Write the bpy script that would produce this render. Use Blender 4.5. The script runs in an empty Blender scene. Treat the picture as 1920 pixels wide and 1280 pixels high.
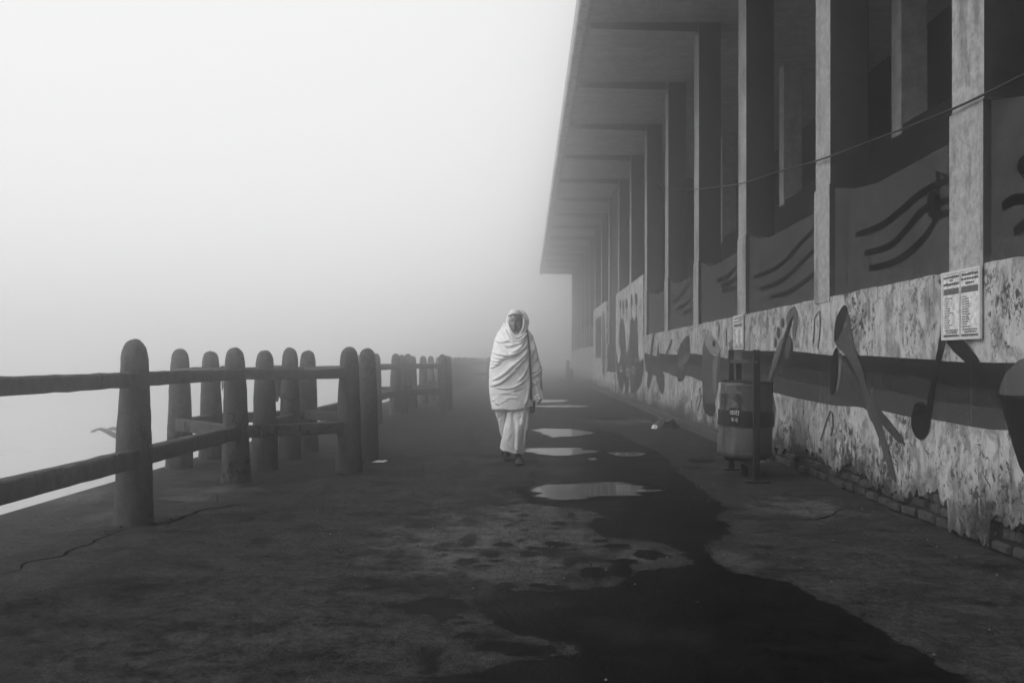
import bpy, bmesh, math, random
import numpy as np
from mathutils import Vector, Matrix, noise as mnoise

random.seed(7)
R = math.radians
scene = bpy.context.scene
COL = scene.collection

# ------------------------------------------------------------------ camera
CAM_H = 1.13
FPX, VX, VY = 1600.0, 988.0, 675.0      # focal length and vanishing point of the photograph, in its pixels
cam_d = bpy.data.cameras.new('camera')
cam_d.sensor_width = 36.0
cam_d.lens = 30.0
cam_d.shift_x = -(VX - 960.0) / 1920.0
cam_d.shift_y = (VY - 640.0) / 1920.0
cam_d.clip_start = 0.05
cam_d.clip_end = 3000.0
cam = bpy.data.objects.new('camera', cam_d)
cam.location = (0.0, 0.0, CAM_H)
cam.rotation_euler = (R(90), 0, 0)
COL.objects.link(cam)
scene.camera = cam

# ------------------------------------------------------------------ sky and sun (bright fog, grey)
SUN_EL, SUN_AZ = 36.0, -112.0            # azimuth from +Y towards +X: the light comes from over the river
world = bpy.data.worlds.new('World')
scene.world = world
world.use_nodes = True
wn = world.node_tree.nodes
wl = world.node_tree.links
wn.clear()
w_out = wn.new('ShaderNodeOutputWorld')
w_bg = wn.new('ShaderNodeBackground')
w_sky = wn.new('ShaderNodeTexSky')
w_sky.sky_type = 'NISHITA'
w_sky.sun_disc = False
w_sky.sun_elevation = R(SUN_EL)
w_sky.sun_rotation = R(SUN_AZ)
w_sky.dust_density = 6.0
w_sky.air_density = 1.5
w_bw = wn.new('ShaderNodeRGBToBW')
w_mix = wn.new('ShaderNodeMix')
w_mix.data_type = 'FLOAT'
w_mix.inputs[0].default_value = 0.90    # a closed sheet of stratus evens the sky out
w_mix.inputs[3].default_value = 10.2
wl.new(w_sky.outputs[0], w_bw.inputs[0])
wl.new(w_bw.outputs[0], w_mix.inputs[2])
wl.new(w_mix.outputs[0], w_bg.inputs[0])
w_bg.inputs[1].default_value = 0.10
wl.new(w_bg.outputs[0], w_out.inputs[0])

sun_d = bpy.data.lights.new('sun', 'SUN')
sun_d.energy = 1.5
sun_d.angle = R(28)
sun = bpy.data.objects.new('sun', sun_d)
COL.objects.link(sun)
_a, _e = R(SUN_AZ), R(SUN_EL)
_to = Vector((math.sin(_a) * math.cos(_e), math.cos(_a) * math.cos(_e), math.sin(_e)))
sun.rotation_euler = _to.to_track_quat('Z', 'Y').to_euler()

scene.view_settings.view_transform = 'Standard'
scene.view_settings.look = 'None'
scene.view_settings.exposure = 0.0
scene.view_settings.gamma = 1.0
cy = scene.cycles
cy.use_denoising = True
cy.max_bounces = 10
cy.diffuse_bounces = 3
cy.glossy_bounces = 3
cy.transmission_bounces = 2
cy.volume_bounces = 8
cy.transparent_max_bounces = 6
cy.sample_clamp_indirect = 4.0
FOG_DENSITY = 0.036

# ------------------------------------------------------------------ helpers
def ground_pt(px, py):
    """point of the pavement seen at a pixel of the photograph"""
    y = CAM_H * FPX / (py - VY)
    return ((px - VX) * y / FPX, y)

XW = 2.73                                # front of the painted wall
def wall_pt(px, py, x=XW):
    y = x * FPX / (px - VX)
    return (y, CAM_H + (VY - py) * y / FPX)

def mesh_obj(name, verts, faces, mat=None, parent=None, loc=None, smooth=False):
    me = bpy.data.meshes.new(name)
    me.from_pydata([tuple(v) for v in verts], [], faces)
    me.update()
    if mat is not None:
        for m in (mat if isinstance(mat, (list, tuple)) else [mat]):
            me.materials.append(m)
    if smooth:
        me.polygons.foreach_set('use_smooth', [True] * len(me.polygons))
    return link(name, me, parent, loc)

def link(name, me, parent=None, loc=None):
    o = bpy.data.objects.new(name, me)
    COL.objects.link(o)
    if loc is not None:
        o.location = loc
    if parent is not None:
        o.parent = parent
    return o

def tag(o, label=None, cat=None, group=None, kind=None):
    if label: o['label'] = label
    if cat: o['category'] = cat
    if group: o['group'] = group
    if kind: o['kind'] = kind
    return o

def thing(name, label, cat, loc=(0, 0, 0), group=None):
    o = bpy.data.objects.new(name, None)
    o.empty_display_size = 0.2
    COL.objects.link(o)
    o.location = loc
    return tag(o, label, cat, group)

class MB:
    """collects shapes into one mesh"""
    def __init__(s):
        s.v, s.f, s.m = [], [], []
    def face_block(s, verts, faces, mi=0):
        b = len(s.v)
        s.v += [tuple(v) for v in verts]
        s.f += [tuple(b + i for i in f) for f in faces]
        s.m += [mi] * len(faces)
        return s
    def box(s, x0, x1, y0, y1, z0, z1, mi=0):
        v = [(x0, y0, z0), (x1, y0, z0), (x1, y1, z0), (x0, y1, z0), (x0, y0, z1), (x1, y0, z1), (x1, y1, z1), (x0, y1, z1)]
        return s.face_block(v, [(0, 3, 2, 1), (4, 5, 6, 7), (0, 1, 5, 4), (1, 2, 6, 5), (2, 3, 7, 6), (3, 0, 4, 7)], mi)
    def tube(s, pts, rad, seg=8, mi=0, cap=True):
        pts = [Vector(p) for p in pts]
        n = len(pts)
        rads = rad if isinstance(rad, (list, tuple)) else [rad] * n
        vs, fs = [], []
        up = None
        for i, p in enumerate(pts):
            t = (pts[min(i + 1, n - 1)] - pts[max(i - 1, 0)]).normalized()
            if up is None:
                up = Vector((0, 0, 1)) if abs(t.z) < 0.9 else Vector((1, 0, 0))
            a = t.cross(up).normalized()
            b = a.cross(t).normalized()
            up = b
            for k in range(seg):
                an = 2 * math.pi * k / seg
                vs.append(p + (a * math.cos(an) + b * math.sin(an)) * rads[i])
        for i in range(n - 1):
            for k in range(seg):
                k2 = (k + 1) % seg
                fs.append((i * seg + k, i * seg + k2, (i + 1) * seg + k2, (i + 1) * seg + k))
        if cap:
            fs.append(tuple(range(seg))[::-1])
            fs.append(tuple((n - 1) * seg + k for k in range(seg)))
        return s.face_block(vs, fs, mi)
    def lathe(s, prof, seg=24, mi=0, c=(0, 0)):
        vs, fs = [], []
        for (r, z) in prof:
            for k in range(seg):
                an = 2 * math.pi * k / seg
                vs.append((c[0] + r * math.cos(an), c[1] + r * math.sin(an), z))
        for i in range(len(prof) - 1):
            for k in range(seg):
                k2 = (k + 1) % seg
                fs.append((i * seg + k, i * seg + k2, (i + 1) * seg + k2, (i + 1) * seg + k))
        return s.face_block(vs, fs, mi)
    def mesh(s, name, mats=None, smooth=False):
        me = bpy.data.meshes.new(name)
        me.from_pydata(s.v, [], s.f)
        me.update()
        for m in (mats if isinstance(mats, (list, tuple)) else [mats] if mats else []):
            me.materials.append(m)
        me.polygons.foreach_set('material_index', s.m)
        if smooth:
            me.polygons.foreach_set('use_smooth', [True] * len(me.polygons))
        return me
    def build(s, name, mats=None, parent=None, loc=None, smooth=False):
        return link(name, s.mesh(name, mats, smooth), parent, loc)

def bevel(o, w=0.01, seg=2):
    m = o.modifiers.new('bevel', 'BEVEL')
    m.width = w
    m.segments = seg
    m.limit_method = 'ANGLE'
    return o

def catmull(pts, n=4, closed=True):
    out = []
    L = len(pts)
    rng = range(L) if closed else range(L - 1)
    for i in rng:
        g = (lambda k: pts[k % L]) if closed else (lambda k: pts[min(max(k, 0), L - 1)])
        p0, p1, p2, p3 = g(i - 1), g(i), g(i + 1), g(i + 2)
        for k in range(n):
            t = k / n
            out.append(tuple(0.5 * (2 * b + (c - a) * t + (2 * a - 5 * b + 4 * c - d) * t * t + (3 * b - a - 3 * c + d) * t ** 3)
                             for a, b, c, d in zip(p0, p1, p2, p3)))
    if not closed:
        out.append(tuple(pts[-1]))
    return out

# ------------------------------------------------------------------ materials (all grey, as the photograph)
class Mat:
    def __init__(s, name):
        s.m = bpy.data.materials.new(name)
        s.m.use_nodes = True
        s.n, s.l = s.m.node_tree.nodes, s.m.node_tree.links
        s.bsdf = s.n['Principled BSDF']
        s.bsdf.inputs['Specular IOR Level'].default_value = 0.3
        tc = s.n.new('ShaderNodeTexCoord')
        geo = s.n.new('ShaderNodeNewGeometry')
        s.pos = geo.outputs['Position']
        s.obj = tc.outputs['Object']
    def noise(s, scale, detail=5, rough=0.55, vec=None, stretch=None, dist=0.0):
        t = s.n.new('ShaderNodeTexNoise')
        t.inputs['Scale'].default_value = scale
        t.inputs['Detail'].default_value = detail
        t.inputs['Roughness'].default_value = rough
        t.inputs['Distortion'].default_value = dist
        v = vec or s.pos
        if stretch:
            mp = s.n.new('ShaderNodeMapping')
            mp.inputs['Scale'].default_value = stretch
            s.l.new(v, mp.inputs[0])
            v = mp.outputs[0]
        s.l.new(v, t.inputs['Vector'])
        return t.outputs['Fac']
    def ramp(s, src, lo, hi, a=0.0, b=1.0):
        r = s.n.new('ShaderNodeMapRange')
        r.interpolation_type = 'SMOOTHSTEP'
        r.inputs[1].default_value, r.inputs[2].default_value = lo, hi
        r.inputs[3].default_value, r.inputs[4].default_value = a, b
        s.l.new(src, r.inputs[0])
        return r.outputs[0]
    def math(s, op, a, b=None):
        m = s.n.new('ShaderNodeMath')
        m.operation = op
        for i, x in enumerate((a, b)):
            if x is None: continue
            if isinstance(x, (int, float)): m.inputs[i].default_value = x
            else: s.l.new(x, m.inputs[i])
        return m.outputs[0]
    def mix(s, f, a, b):
        m = s.n.new('ShaderNodeMix')
        m.data_type = 'FLOAT'
        for i, x in ((0, f), (2, a), (3, b)):
            if isinstance(x, (int, float)): m.inputs[i].default_value = x
            else: s.l.new(x, m.inputs[i])
        return m.outputs[0]
    def grey(s, v):
        c = s.n.new('ShaderNodeCombineColor')
        for i in range(3): s.l.new(v, c.inputs[i])
        s.l.new(c.outputs[0], s.bsdf.inputs['Base Color'])
    def rough(s, v):
        if isinstance(v, (int, float)): s.bsdf.inputs['Roughness'].default_value = v
        else: s.l.new(v, s.bsdf.inputs['Roughness'])
    def bump(s, h, strength=0.3, dist=0.01):
        b = s.n.new('ShaderNodeBump')
        if isinstance(strength, (int, float)): b.inputs['Strength'].default_value = strength
        else: s.l.new(strength, b.inputs['Strength'])
        b.inputs['Distance'].default_value = dist
        s.l.new(h, b.inputs['Height'])
        s.l.new(b.outputs[0], s.bsdf.inputs['Normal'])
    def attr(s, name):
        a = s.n.new('ShaderNodeAttribute')
        a.attribute_name = name
        return a.outputs['Fac']
    def sepz(s):
        x = s.n.new('ShaderNodeSeparateXYZ')
        s.l.new(s.pos, x.inputs[0])
        return x.outputs[2]

def concrete(name, base, vary=0.25, stain=0.4, rough=0.85, bump=0.35, scale=1.0):
    m = Mat(name)
    n1 = m.noise(1.3 * scale, 6)
    n2 = m.noise(7 * scale, 9, 0.72)
    st = m.ramp(m.noise(2.6 * scale, 8, 0.68, stretch=(1, 1, 0.16)), 0.48, 0.66)
    v = m.mix(n1, base * (1 - vary), base * (1 + vary))
    v = m.math('MULTIPLY', v, m.ramp(n2, 0.3, 0.7, 0.68, 1.32))
    v = m.math('MULTIPLY', v, m.mix(st, 1.0, 1 - stain))
    m.grey(v)
    m.rough(rough)
    m.bump(m.math('ADD', m.noise(38, 5, 0.7), m.math('MULTIPLY', n2, 1.5)), bump, 0.008)
    return m.m

def plain(name, v, rough=0.7, vary=0.2, scale=20, spec=0.3, bump=0.0):
    m = Mat(name)
    n = m.noise(scale, 4)
    m.grey(m.mix(n, v * (1 - vary), v * (1 + vary)))
    m.rough(rough)
    m.bsdf.inputs['Specular IOR Level'].default_value = spec
    if bump: m.bump(n, bump, 0.01)
    return m.m

def grime(m):
    """weathering shared by the whitewash and by what is painted on it: 1 where the coat has come off or gone black"""
    z = m.sepz()
    low = m.ramp(z, 0.05, 0.75, 1.0, 0.0)
    patch = m.noise(1.5, 4, 0.6)
    fine = m.noise(24, 9, 0.72, stretch=(1, 1, 0.7), dist=0.6)
    th = m.math('ADD', fine, m.math('MULTIPLY', low, 0.09))
    th = m.math('ADD', th, m.math('MULTIPLY', m.math('SUBTRACT', patch, 0.5), 0.55))
    return m.ramp(th, 0.57, 0.64)

def whitewash(name, base=0.60):
    m = Mat(name)
    g = grime(m)
    n1 = m.noise(2.6, 8, 0.65)
    n2 = m.noise(9.0, 8, 0.7, stretch=(1, 1, 0.6), dist=0.4)
    streak = m.ramp(m.noise(6.5, 7, 0.65, stretch=(1, 1, 0.16), dist=0.3), 0.50, 0.72)
    v = m.mix(n1, base * 0.62, base * 1.30)
    v = m.math('MULTIPLY', v, m.mix(m.ramp(n2, 0.42, 0.62), 1.12, 0.5))
    v = m.math('MULTIPLY', v, m.mix(streak, 1.0, 0.55))
    z = m.sepz()
    damp = m.ramp(m.math('ADD', z, m.math('MULTIPLY', m.noise(3.4, 8, 0.68, stretch=(1, 1, 0.5)), -1.0)), -0.42, 0.02, 0.25, 1.0)
    v = m.math('MULTIPLY', v, damp)
    v = m.mix(m.math('MULTIPLY', g, 0.92), v, 0.02)
    m.grey(v)
    m.rough(0.92)
    m.bump(m.math('ADD', m.math('MULTIPLY', g, -1.6), m.noise(30, 6, 0.7)), 0.5, 0.01)
    return m.m

_paint = {}
def paint(v):
    """mural paint of one grey, worn through with the wall"""
    k = round(v, 3)
    if k not in _paint:
        m = Mat('mural_paint_%03d' % int(k * 1000))
        n1 = m.noise(4, 6, 0.6)
        c = m.mix(n1, v * 0.65, v * 1.25)
        wear = m.ramp(m.math('ADD', m.noise(26, 6, 0.65, stretch=(1, 1, 0.4)), m.math('MULTIPLY', m.noise(1.7, 2), 0.25)), 0.76, 0.84)
        c = m.mix(m.math('MULTIPLY', wear, 0.5), c, min(0.32, v * 6 + 0.01))
        run = m.ramp(m.noise(9, 3, 0.5, stretch=(1, 1, 0.05)), 0.66, 0.72)
        c = m.mix(m.math('MULTIPLY', run, 0.18), c, min(0.3, v * 8 + 0.005))
        m.grey(c)
        m.rough(0.9)
        m.bsdf.inputs['Specular IOR Level'].default_value = 0.1
        m.bump(m.noise(30, 6, 0.7), 0.35, 0.01)
        _paint[k] = m.m
    return _paint[k]

def crack_lines(m, scale, width, mask_lo=0.5, mask_hi=0.6, warp=0.35):
    """1 on thin wandering cracks, only in some places"""
    nz = m.n.new('ShaderNodeTexNoise'); nz.inputs['Scale'].default_value = scale * 2.5; nz.inputs['Detail'].default_value = 6
    m.l.new(m.pos, nz.inputs['Vector'])
    mixv = m.n.new('ShaderNodeMix'); mixv.data_type = 'VECTOR'; mixv.inputs[0].default_value = warp
    m.l.new(m.pos, mixv.inputs[4]); m.l.new(nz.outputs['Color'], mixv.inputs[5])
    vo = m.n.new('ShaderNodeTexVoronoi'); vo.feature = 'DISTANCE_TO_EDGE'; vo.inputs['Scale'].default_value = scale
    m.l.new(mixv.outputs[1], vo.inputs['Vector'])
    line = m.ramp(vo.outputs['Distance'], width * 0.3, width, 1.0, 0.0)
    return m.math('MULTIPLY', line, m.ramp(m.noise(scale * 0.6, 3), mask_lo, mask_hi))

def pavement_material():
    m = Mat('worn_wet_concrete')
    sd = m.attr('wet')
    fine = m.noise(9, 8, 0.7, stretch=(0.7, 1, 1))
    e = m.math('ADD', sd, m.math('MULTIPLY', m.math('SUBTRACT', fine, 0.5), 0.24))
    damp = m.ramp(e, -0.06, 0.0, 1.0, 0.82)
    wet = m.ramp(e, -0.008, 0.016)
    n1 = m.noise(0.7, 6, 0.6)
    n2 = m.noise(5, 9, 0.72)
    n3 = m.noise(2.6, 8, 0.7, stretch=(0.7, 1.2, 1))
    grit = m.noise(70, 3, 0.6)
    dry = m.mix(n1, 0.034, 0.052)
    dry = m.math('MULTIPLY', dry, m.ramp(n2, 0.30, 0.70, 0.62, 1.38))
    dry = m.math('MULTIPLY', dry, m.mix(m.ramp(n3, 0.46, 0.66), 1.12, 0.6))
    dry = m.math('MULTIPLY', dry, m.ramp(grit, 0.3, 0.7, 0.6, 1.4))
    scuff = m.ramp(m.noise(4, 9, 0.75, stretch=(0.8, 1, 1)), 0.60, 0.72)
    dry = m.mix(m.math('MULTIPLY', scuff, 0.55), dry, 0.085)
    pock = m.ramp(m.noise(22, 4, 0.6, stretch=(0.8, 1, 1)), 0.66, 0.72)
    dry = m.mix(m.math('MULTIPLY', pock, 0.7), dry, 0.008)
    dry = m.math('MULTIPLY', dry, m.mix(m.ramp(m.math('ADD', m.attr('pale'), m.math('MULTIPLY', m.math('SUBTRACT', n2, 0.5), 0.9)), 0.1, 0.8), 1.0, 1.9))
    n4 = m.noise(19, 8, 0.7)
    dry = m.math('MULTIPLY', dry, m.ramp(n4, 0.32, 0.68, 0.62, 1.4))
    dry = m.math('MULTIPLY', dry, damp)
    wv = m.math('MULTIPLY', m.ramp(n2, 0.3, 0.7, 0.0015, 0.009), m.ramp(n4, 0.3, 0.7, 0.5, 1.6))
    m.grey(m.mix(wet, dry, wv))
    m.rough(m.mix(wet, 0.95, m.mix(n2, 0.25, 0.55)))
    m.l.new(m.mix(wet, 0.03, m.ramp(m.noise(1.6, 6, 0.65), 0.48, 0.72, 0.012, 0.045)), m.bsdf.inputs['Specular IOR Level'])
    h = m.math('ADD', m.noise(45, 5, 0.7), m.math('MULTIPLY', n2, 2.5))
    m.bump(h, m.mix(wet, 0.8, 0.35), 0.02)
    return m.m

def puddle_material(rough, name, rim=0.5, spec=0.5, ragged=2.6, soft=0.9):
    m = Mat(name)
    e = m.attr('inside')
    n = m.noise(5, 8, 0.68, stretch=(0.45, 1.2, 1))
    k = m.ramp(m.math('ADD', e, m.math('MULTIPLY', m.math('SUBTRACT', n, 0.5), ragged)), 0.10, soft)
    m.grey(m.mix(m.noise(5, 9, 0.72), 0.002, 0.006))
    m.rough(m.mix(k, rim, rough))
    m.bsdf.inputs['IOR'].default_value = 1.45
    m.l.new(m.mix(k, 0.025, spec), m.bsdf.inputs['Specular IOR Level'])
    m.bump(m.noise(40, 5, 0.7), m.mix(k, 0.25, 0.004), 0.012)
    return m.m

def water_material():
    m = Mat('river_water')
    m.grey(m.mix(m.noise(0.1), 0.36, 0.42))
    m.rough(0.12)
    m.bsdf.inputs['IOR'].default_value = 1.33
    m.bsdf.inputs['Specular IOR Level'].default_value = 0.5
    m.bump(m.noise(0.9, 4, 0.5, stretch=(1, 0.5, 1)), 0.12, 0.05)
    return m.m

def cloth_material(name, base, fuzz=0.15):
    m = Mat(name)
    n = m.noise(14, 6, 0.6)
    v = m.mix(n, base * 0.9, base * 1.08)
    m.grey(v)
    m.rough(0.9)
    m.bsdf.inputs['Sheen Weight'].default_value = fuzz
    h = m.math('ADD', m.noise(60, 4, 0.6), m.math('MULTIPLY', m.noise(22, 5, 0.6, stretch=(1, 1, 0.6)), 2.0))
    m.bump(h, 0.5, 0.008)
    return m.m

M_PAVE = pavement_material()
def railing_material():
    m = Mat('railing_concrete')
    n1 = m.noise(2.5, 7, 0.65)
    n2 = m.noise(14, 8, 0.72)
    streak = m.ramp(m.noise(11, 7, 0.65, stretch=(1, 1, 0.12)), 0.5, 0.7)
    v = m.mix(n1, 0.034, 0.075)
    v = m.math('MULTIPLY', v, m.ramp(n2, 0.3, 0.7, 0.6, 1.45))
    v = m.math('MULTIPLY', v, m.mix(streak, 1.1, 0.6))
    chip = m.ramp(m.noise(17, 8, 0.7), 0.62, 0.68)
    v = m.mix(m.math('MULTIPLY', chip, 0.6), v, 0.13)
    cr = crack_lines(m, 2.6, 0.035, 0.50, 0.58)
    v = m.mix(m.math('MULTIPLY', cr, 0.85), v, 0.008)
    m.grey(v)
    m.rough(0.92)
    h = m.math('ADD', m.noise(45, 6, 0.7), m.math('MULTIPLY', n2, 2.0))
    h = m.math('ADD', h, m.math('MULTIPLY', cr, -4.0))
    m.bump(m.math('ADD', h, m.math('MULTIPLY', chip, -1.5)), 0.8, 0.012)
    return m.m
M_FENCE = railing_material()
M_QUAY = concrete('quay_concrete', 0.12)
M_WALL = whitewash('whitewash', 0.42)
M_WALL2 = whitewash('whitewash_tall_panels', 0.55)
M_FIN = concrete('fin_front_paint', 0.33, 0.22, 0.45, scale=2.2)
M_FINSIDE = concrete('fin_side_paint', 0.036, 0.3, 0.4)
M_INFILL = concrete('parapet_paint', 0.037, 0.3, 0.35)
def soffit_material():
    m = Mat('soffit_concrete')
    n1 = m.noise(0.9, 6, 0.6)
    n2 = m.noise(7, 8, 0.7)
    boards = m.noise(5.0, 3, 0.5, stretch=(0.05, 1, 1))
    v = m.mix(n1, 0.36, 0.58)
    v = m.math('MULTIPLY', v, m.ramp(n2, 0.3, 0.7, 0.8, 1.2))
    v = m.math('MULTIPLY', v, m.ramp(boards, 0.35, 0.65, 0.94, 1.06))
    lime = m.math('MULTIPLY', m.ramp(m.noise(9, 2, 0.4, stretch=(0.12, 1, 1)), 0.66, 0.70), m.ramp(m.noise(2.2, 3), 0.5, 0.6))
    v = m.mix(m.math('MULTIPLY', lime, 0.5), v, 0.55)
    mould = m.ramp(m.noise(3.1, 9, 0.72), 0.62, 0.72)
    v = m.math('MULTIPLY', v, m.mix(mould, 1.0, 0.5))
    m.grey(v)
    m.rough(0.9)
    m.bump(m.math('ADD', m.math('MULTIPLY', boards, 2.0), m.noise(30, 5, 0.7)), 0.4, 0.012)
    return m.m
M_SOFFIT = soffit_material()
M_BEAMSIDE = concrete('shaded_beam_side', 0.10, 0.3, 0.4)  # soffit concrete darkened: shade on the crossbeam sides put into the colour
M_FASCIA = concrete('fascia_plaster', 0.42, 0.25, 0.35, scale=2)
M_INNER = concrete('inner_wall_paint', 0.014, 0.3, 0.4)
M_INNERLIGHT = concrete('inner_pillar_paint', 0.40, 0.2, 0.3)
M_BRICK = concrete('old_brick', 0.050, 0.6, 0.6, scale=6, bump=0.8)
M_MORTAR = concrete('brick_mortar', 0.012, 0.3, 0.3, scale=4)
M_KERB = concrete('kerb_concrete', 0.06, 0.35, 0.6, scale=3)
M_BLACK = plain('black_gap', 0.0015, 1.0, spec=0.0)
M_CLOTH = cloth_material('undyed_cotton', 0.86)
M_CLOTH2 = cloth_material('undyed_cotton_wrap', 0.74)
M_SKIN = plain('skin', 0.20, 0.5, 0.15, 30, 0.4, 0.1)
M_BROW = plain('dark_hair', 0.007, 0.7, spec=0.15)
M_LIP = plain('lips_and_stubble', 0.075, 0.6)
M_SANDAL = plain('black_rubber', 0.005, 0.6, spec=0.2)
M_STRAP = plain('black_webbing', 0.012, 0.6)
M_IRON = concrete('painted_iron', 0.02, 0.4, 0.4, rough=0.5, scale=5)
M_BIN = concrete('dented_bin_sheet', 0.085, 0.35, 0.55, rough=0.5, bump=0.25, scale=3)
M_BINDARK = plain('bin_dark_paint', 0.010, 0.5)
M_WHITE = plain('white_paint', 0.55, 0.6)
M_PAPER = concrete('poster_paper', 0.62, 0.06, 0.15, scale=4, bump=0.1)
M_INK = plain('poster_ink', 0.05, 0.7)
M_INKMID = plain('poster_photo_ink', 0.09, 0.7, 0.5, 40)
M_RUBBER = plain('cable_rubber', 0.03, 0.6)
M_RAG = cloth_material('dark_rag', 0.05)
M_WOOD = concrete('dark_boards', 0.03, 0.25, 0.3)

# ================================================================== the ground: quay top, river
def smooth_poly_px(pts, f):
    return [f(*p) for p in pts]

def z5(l): return [(900 + x / 3.764, 720 + y / 3.764) for x, y in l]
def z6(l): return [(680 + x / 2.909, 900 + y / 2.909) for x, y in l]
def z7(l): return [(1200 + x / 2.667, 850 + y / 2.667) for x, y in l]

wet_px = (z5([(640, 285), (800, 295), (900, 330), (1050, 375), (1100, 420), (1230, 460), (1300, 510), (1350, 545), (1340, 580),
              (1400, 620), (1480, 680), (1600, 770), (1700, 850), (1740, 880), (1690, 925), (1640, 945), (1760, 985), (1770, 1040),
              (1700, 1090), (1570, 1130)])
          + z7([(330, 490), (370, 540), (450, 590), (600, 612), (750, 645), (900, 720), (1050, 790), (1200, 870), (1300, 930),
                (1420, 1000), (1480, 1050), (1640, 1140), (1900, 1290)])
          + [(1500, 1420), (1000, 1420)]
          + z6([(250, 1140), (350, 1105), (450, 1050), (640, 1045), (720, 1010), (850, 985), (950, 965), (1100, 960), (1170, 945), (1150, 910), (1050, 880),
                (900, 845), (780, 810), (680, 770), (630, 720), (610, 640), (640, 600), (850, 600), (1000, 605), (1140, 600),
                (1370, 580), (1480, 500), (1700, 480), (1800, 455), (1740, 390), (1640, 345), (1450, 320), (1320, 310),
                (1220, 250), (1260, 210), (1320, 195), (1220, 155), (1050, 145), (890, 125), (880, 90)])
          + z5([(300, 790), (310, 740), (400, 690), (350, 630), (420, 590), (400, 520), (330, 480), (420, 440), (480, 390),
                (380, 340), (350, 310), (500, 290)]))
wet_poly = np.array([ground_pt(*p) for p in wet_px])

spots_px = [  # small wet patches and footprints: centre and half axes
    (570, 213, 28, 10), (490, 247, 35, 7), (250, 248, 22, 8), (805, 245, 25, 8), (165, 412, 45, 15), (145, 443, 30, 8),
    (295, 328, 20, 7), (450, 350, 38, 10), (435, 378, 28, 7), (580, 320, 40, 22), (565, 345, 32, 15), (430, 410, 30, 9),
    (570, 440, 60, 14), (660, 468, 38, 8), (520, 515, 35, 8), (760, 348, 55, 12), (705, 405, 45, 18), (720, 440, 28, 7),
    (900, 400, 35, 18), (930, 368, 25, 6), (1040, 390, 60, 28), (1060, 350, 60, 18), (925, 440, 22, 6), (1150, 375, 30, 6),
    (1200, 430, 90, 18), (1130, 455, 40, 22), (1260, 500, 70, 28), (1380, 360, 75, 15), (1400, 490, 60, 35), (1420, 445, 80, 18),
    (1560, 405, 80, 25), (1640, 412, 30, 10), (1300, 330, 40, 8), (690, 585, 50, 15), (785, 580, 40, 20), (570, 588, 40, 14),
    (500, 583, 22, 10), (405, 575, 18, 8), (285, 595, 65, 22), (960, 570, 40, 8), (1060, 582, 65, 12), (410, 488, 28, 6),
    (885, 270, 20, 7), (1070, 235, 40, 10), (1055, 265, 22, 6), (880, 190, 30, 8), (1135, 190, 20, 10), (870, 325, 20, 10),
    (640, 125, 25, 6), (520, 90, 20, 6), (820, 170, 40, 5), (350, 680, 110, 42), (470, 690, 110, 40), (440, 740, 60, 25),
    (555, 750, 18, 7), (560, 775, 50, 6), (560, 850, 80, 18), (680, 905, 90, 25), (850, 920, 80, 35), (990, 925, 70, 35),
    (370, 950, 60, 25), (360, 1025, 55, 30), (160, 995, 22, 5), (530, 1022, 16, 5), (780, 40, 90, 14)]
spots = [(680 + a / 2.909, 900 + b / 2.909, c / 2.909, d / 2.909) for a, b, c, d in spots_px]
spots += [(900 + a / 3.764, 720 + b / 3.764, c / 3.764, d / 3.764) for a, b, c, d in
          [(700, 190, 80, 8), (870, 245, 190, 10), (1250, 280, 110, 6), (1560, 540, 100, 14), (1480, 590, 130, 6), (560, 160, 160, 14), (520, 120, 100, 16)]]
spots += [(a / 2.743, 850 + b / 2.743, c / 2.743, d / 2.743) for a, b, c, d in
          [(452, 950, 14, 9), (370, 1015, 26, 9), (318, 1047, 18, 8), (405, 1060, 16, 7), (520, 988, 9, 5), (715, 1030, 24, 5)]]

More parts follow.
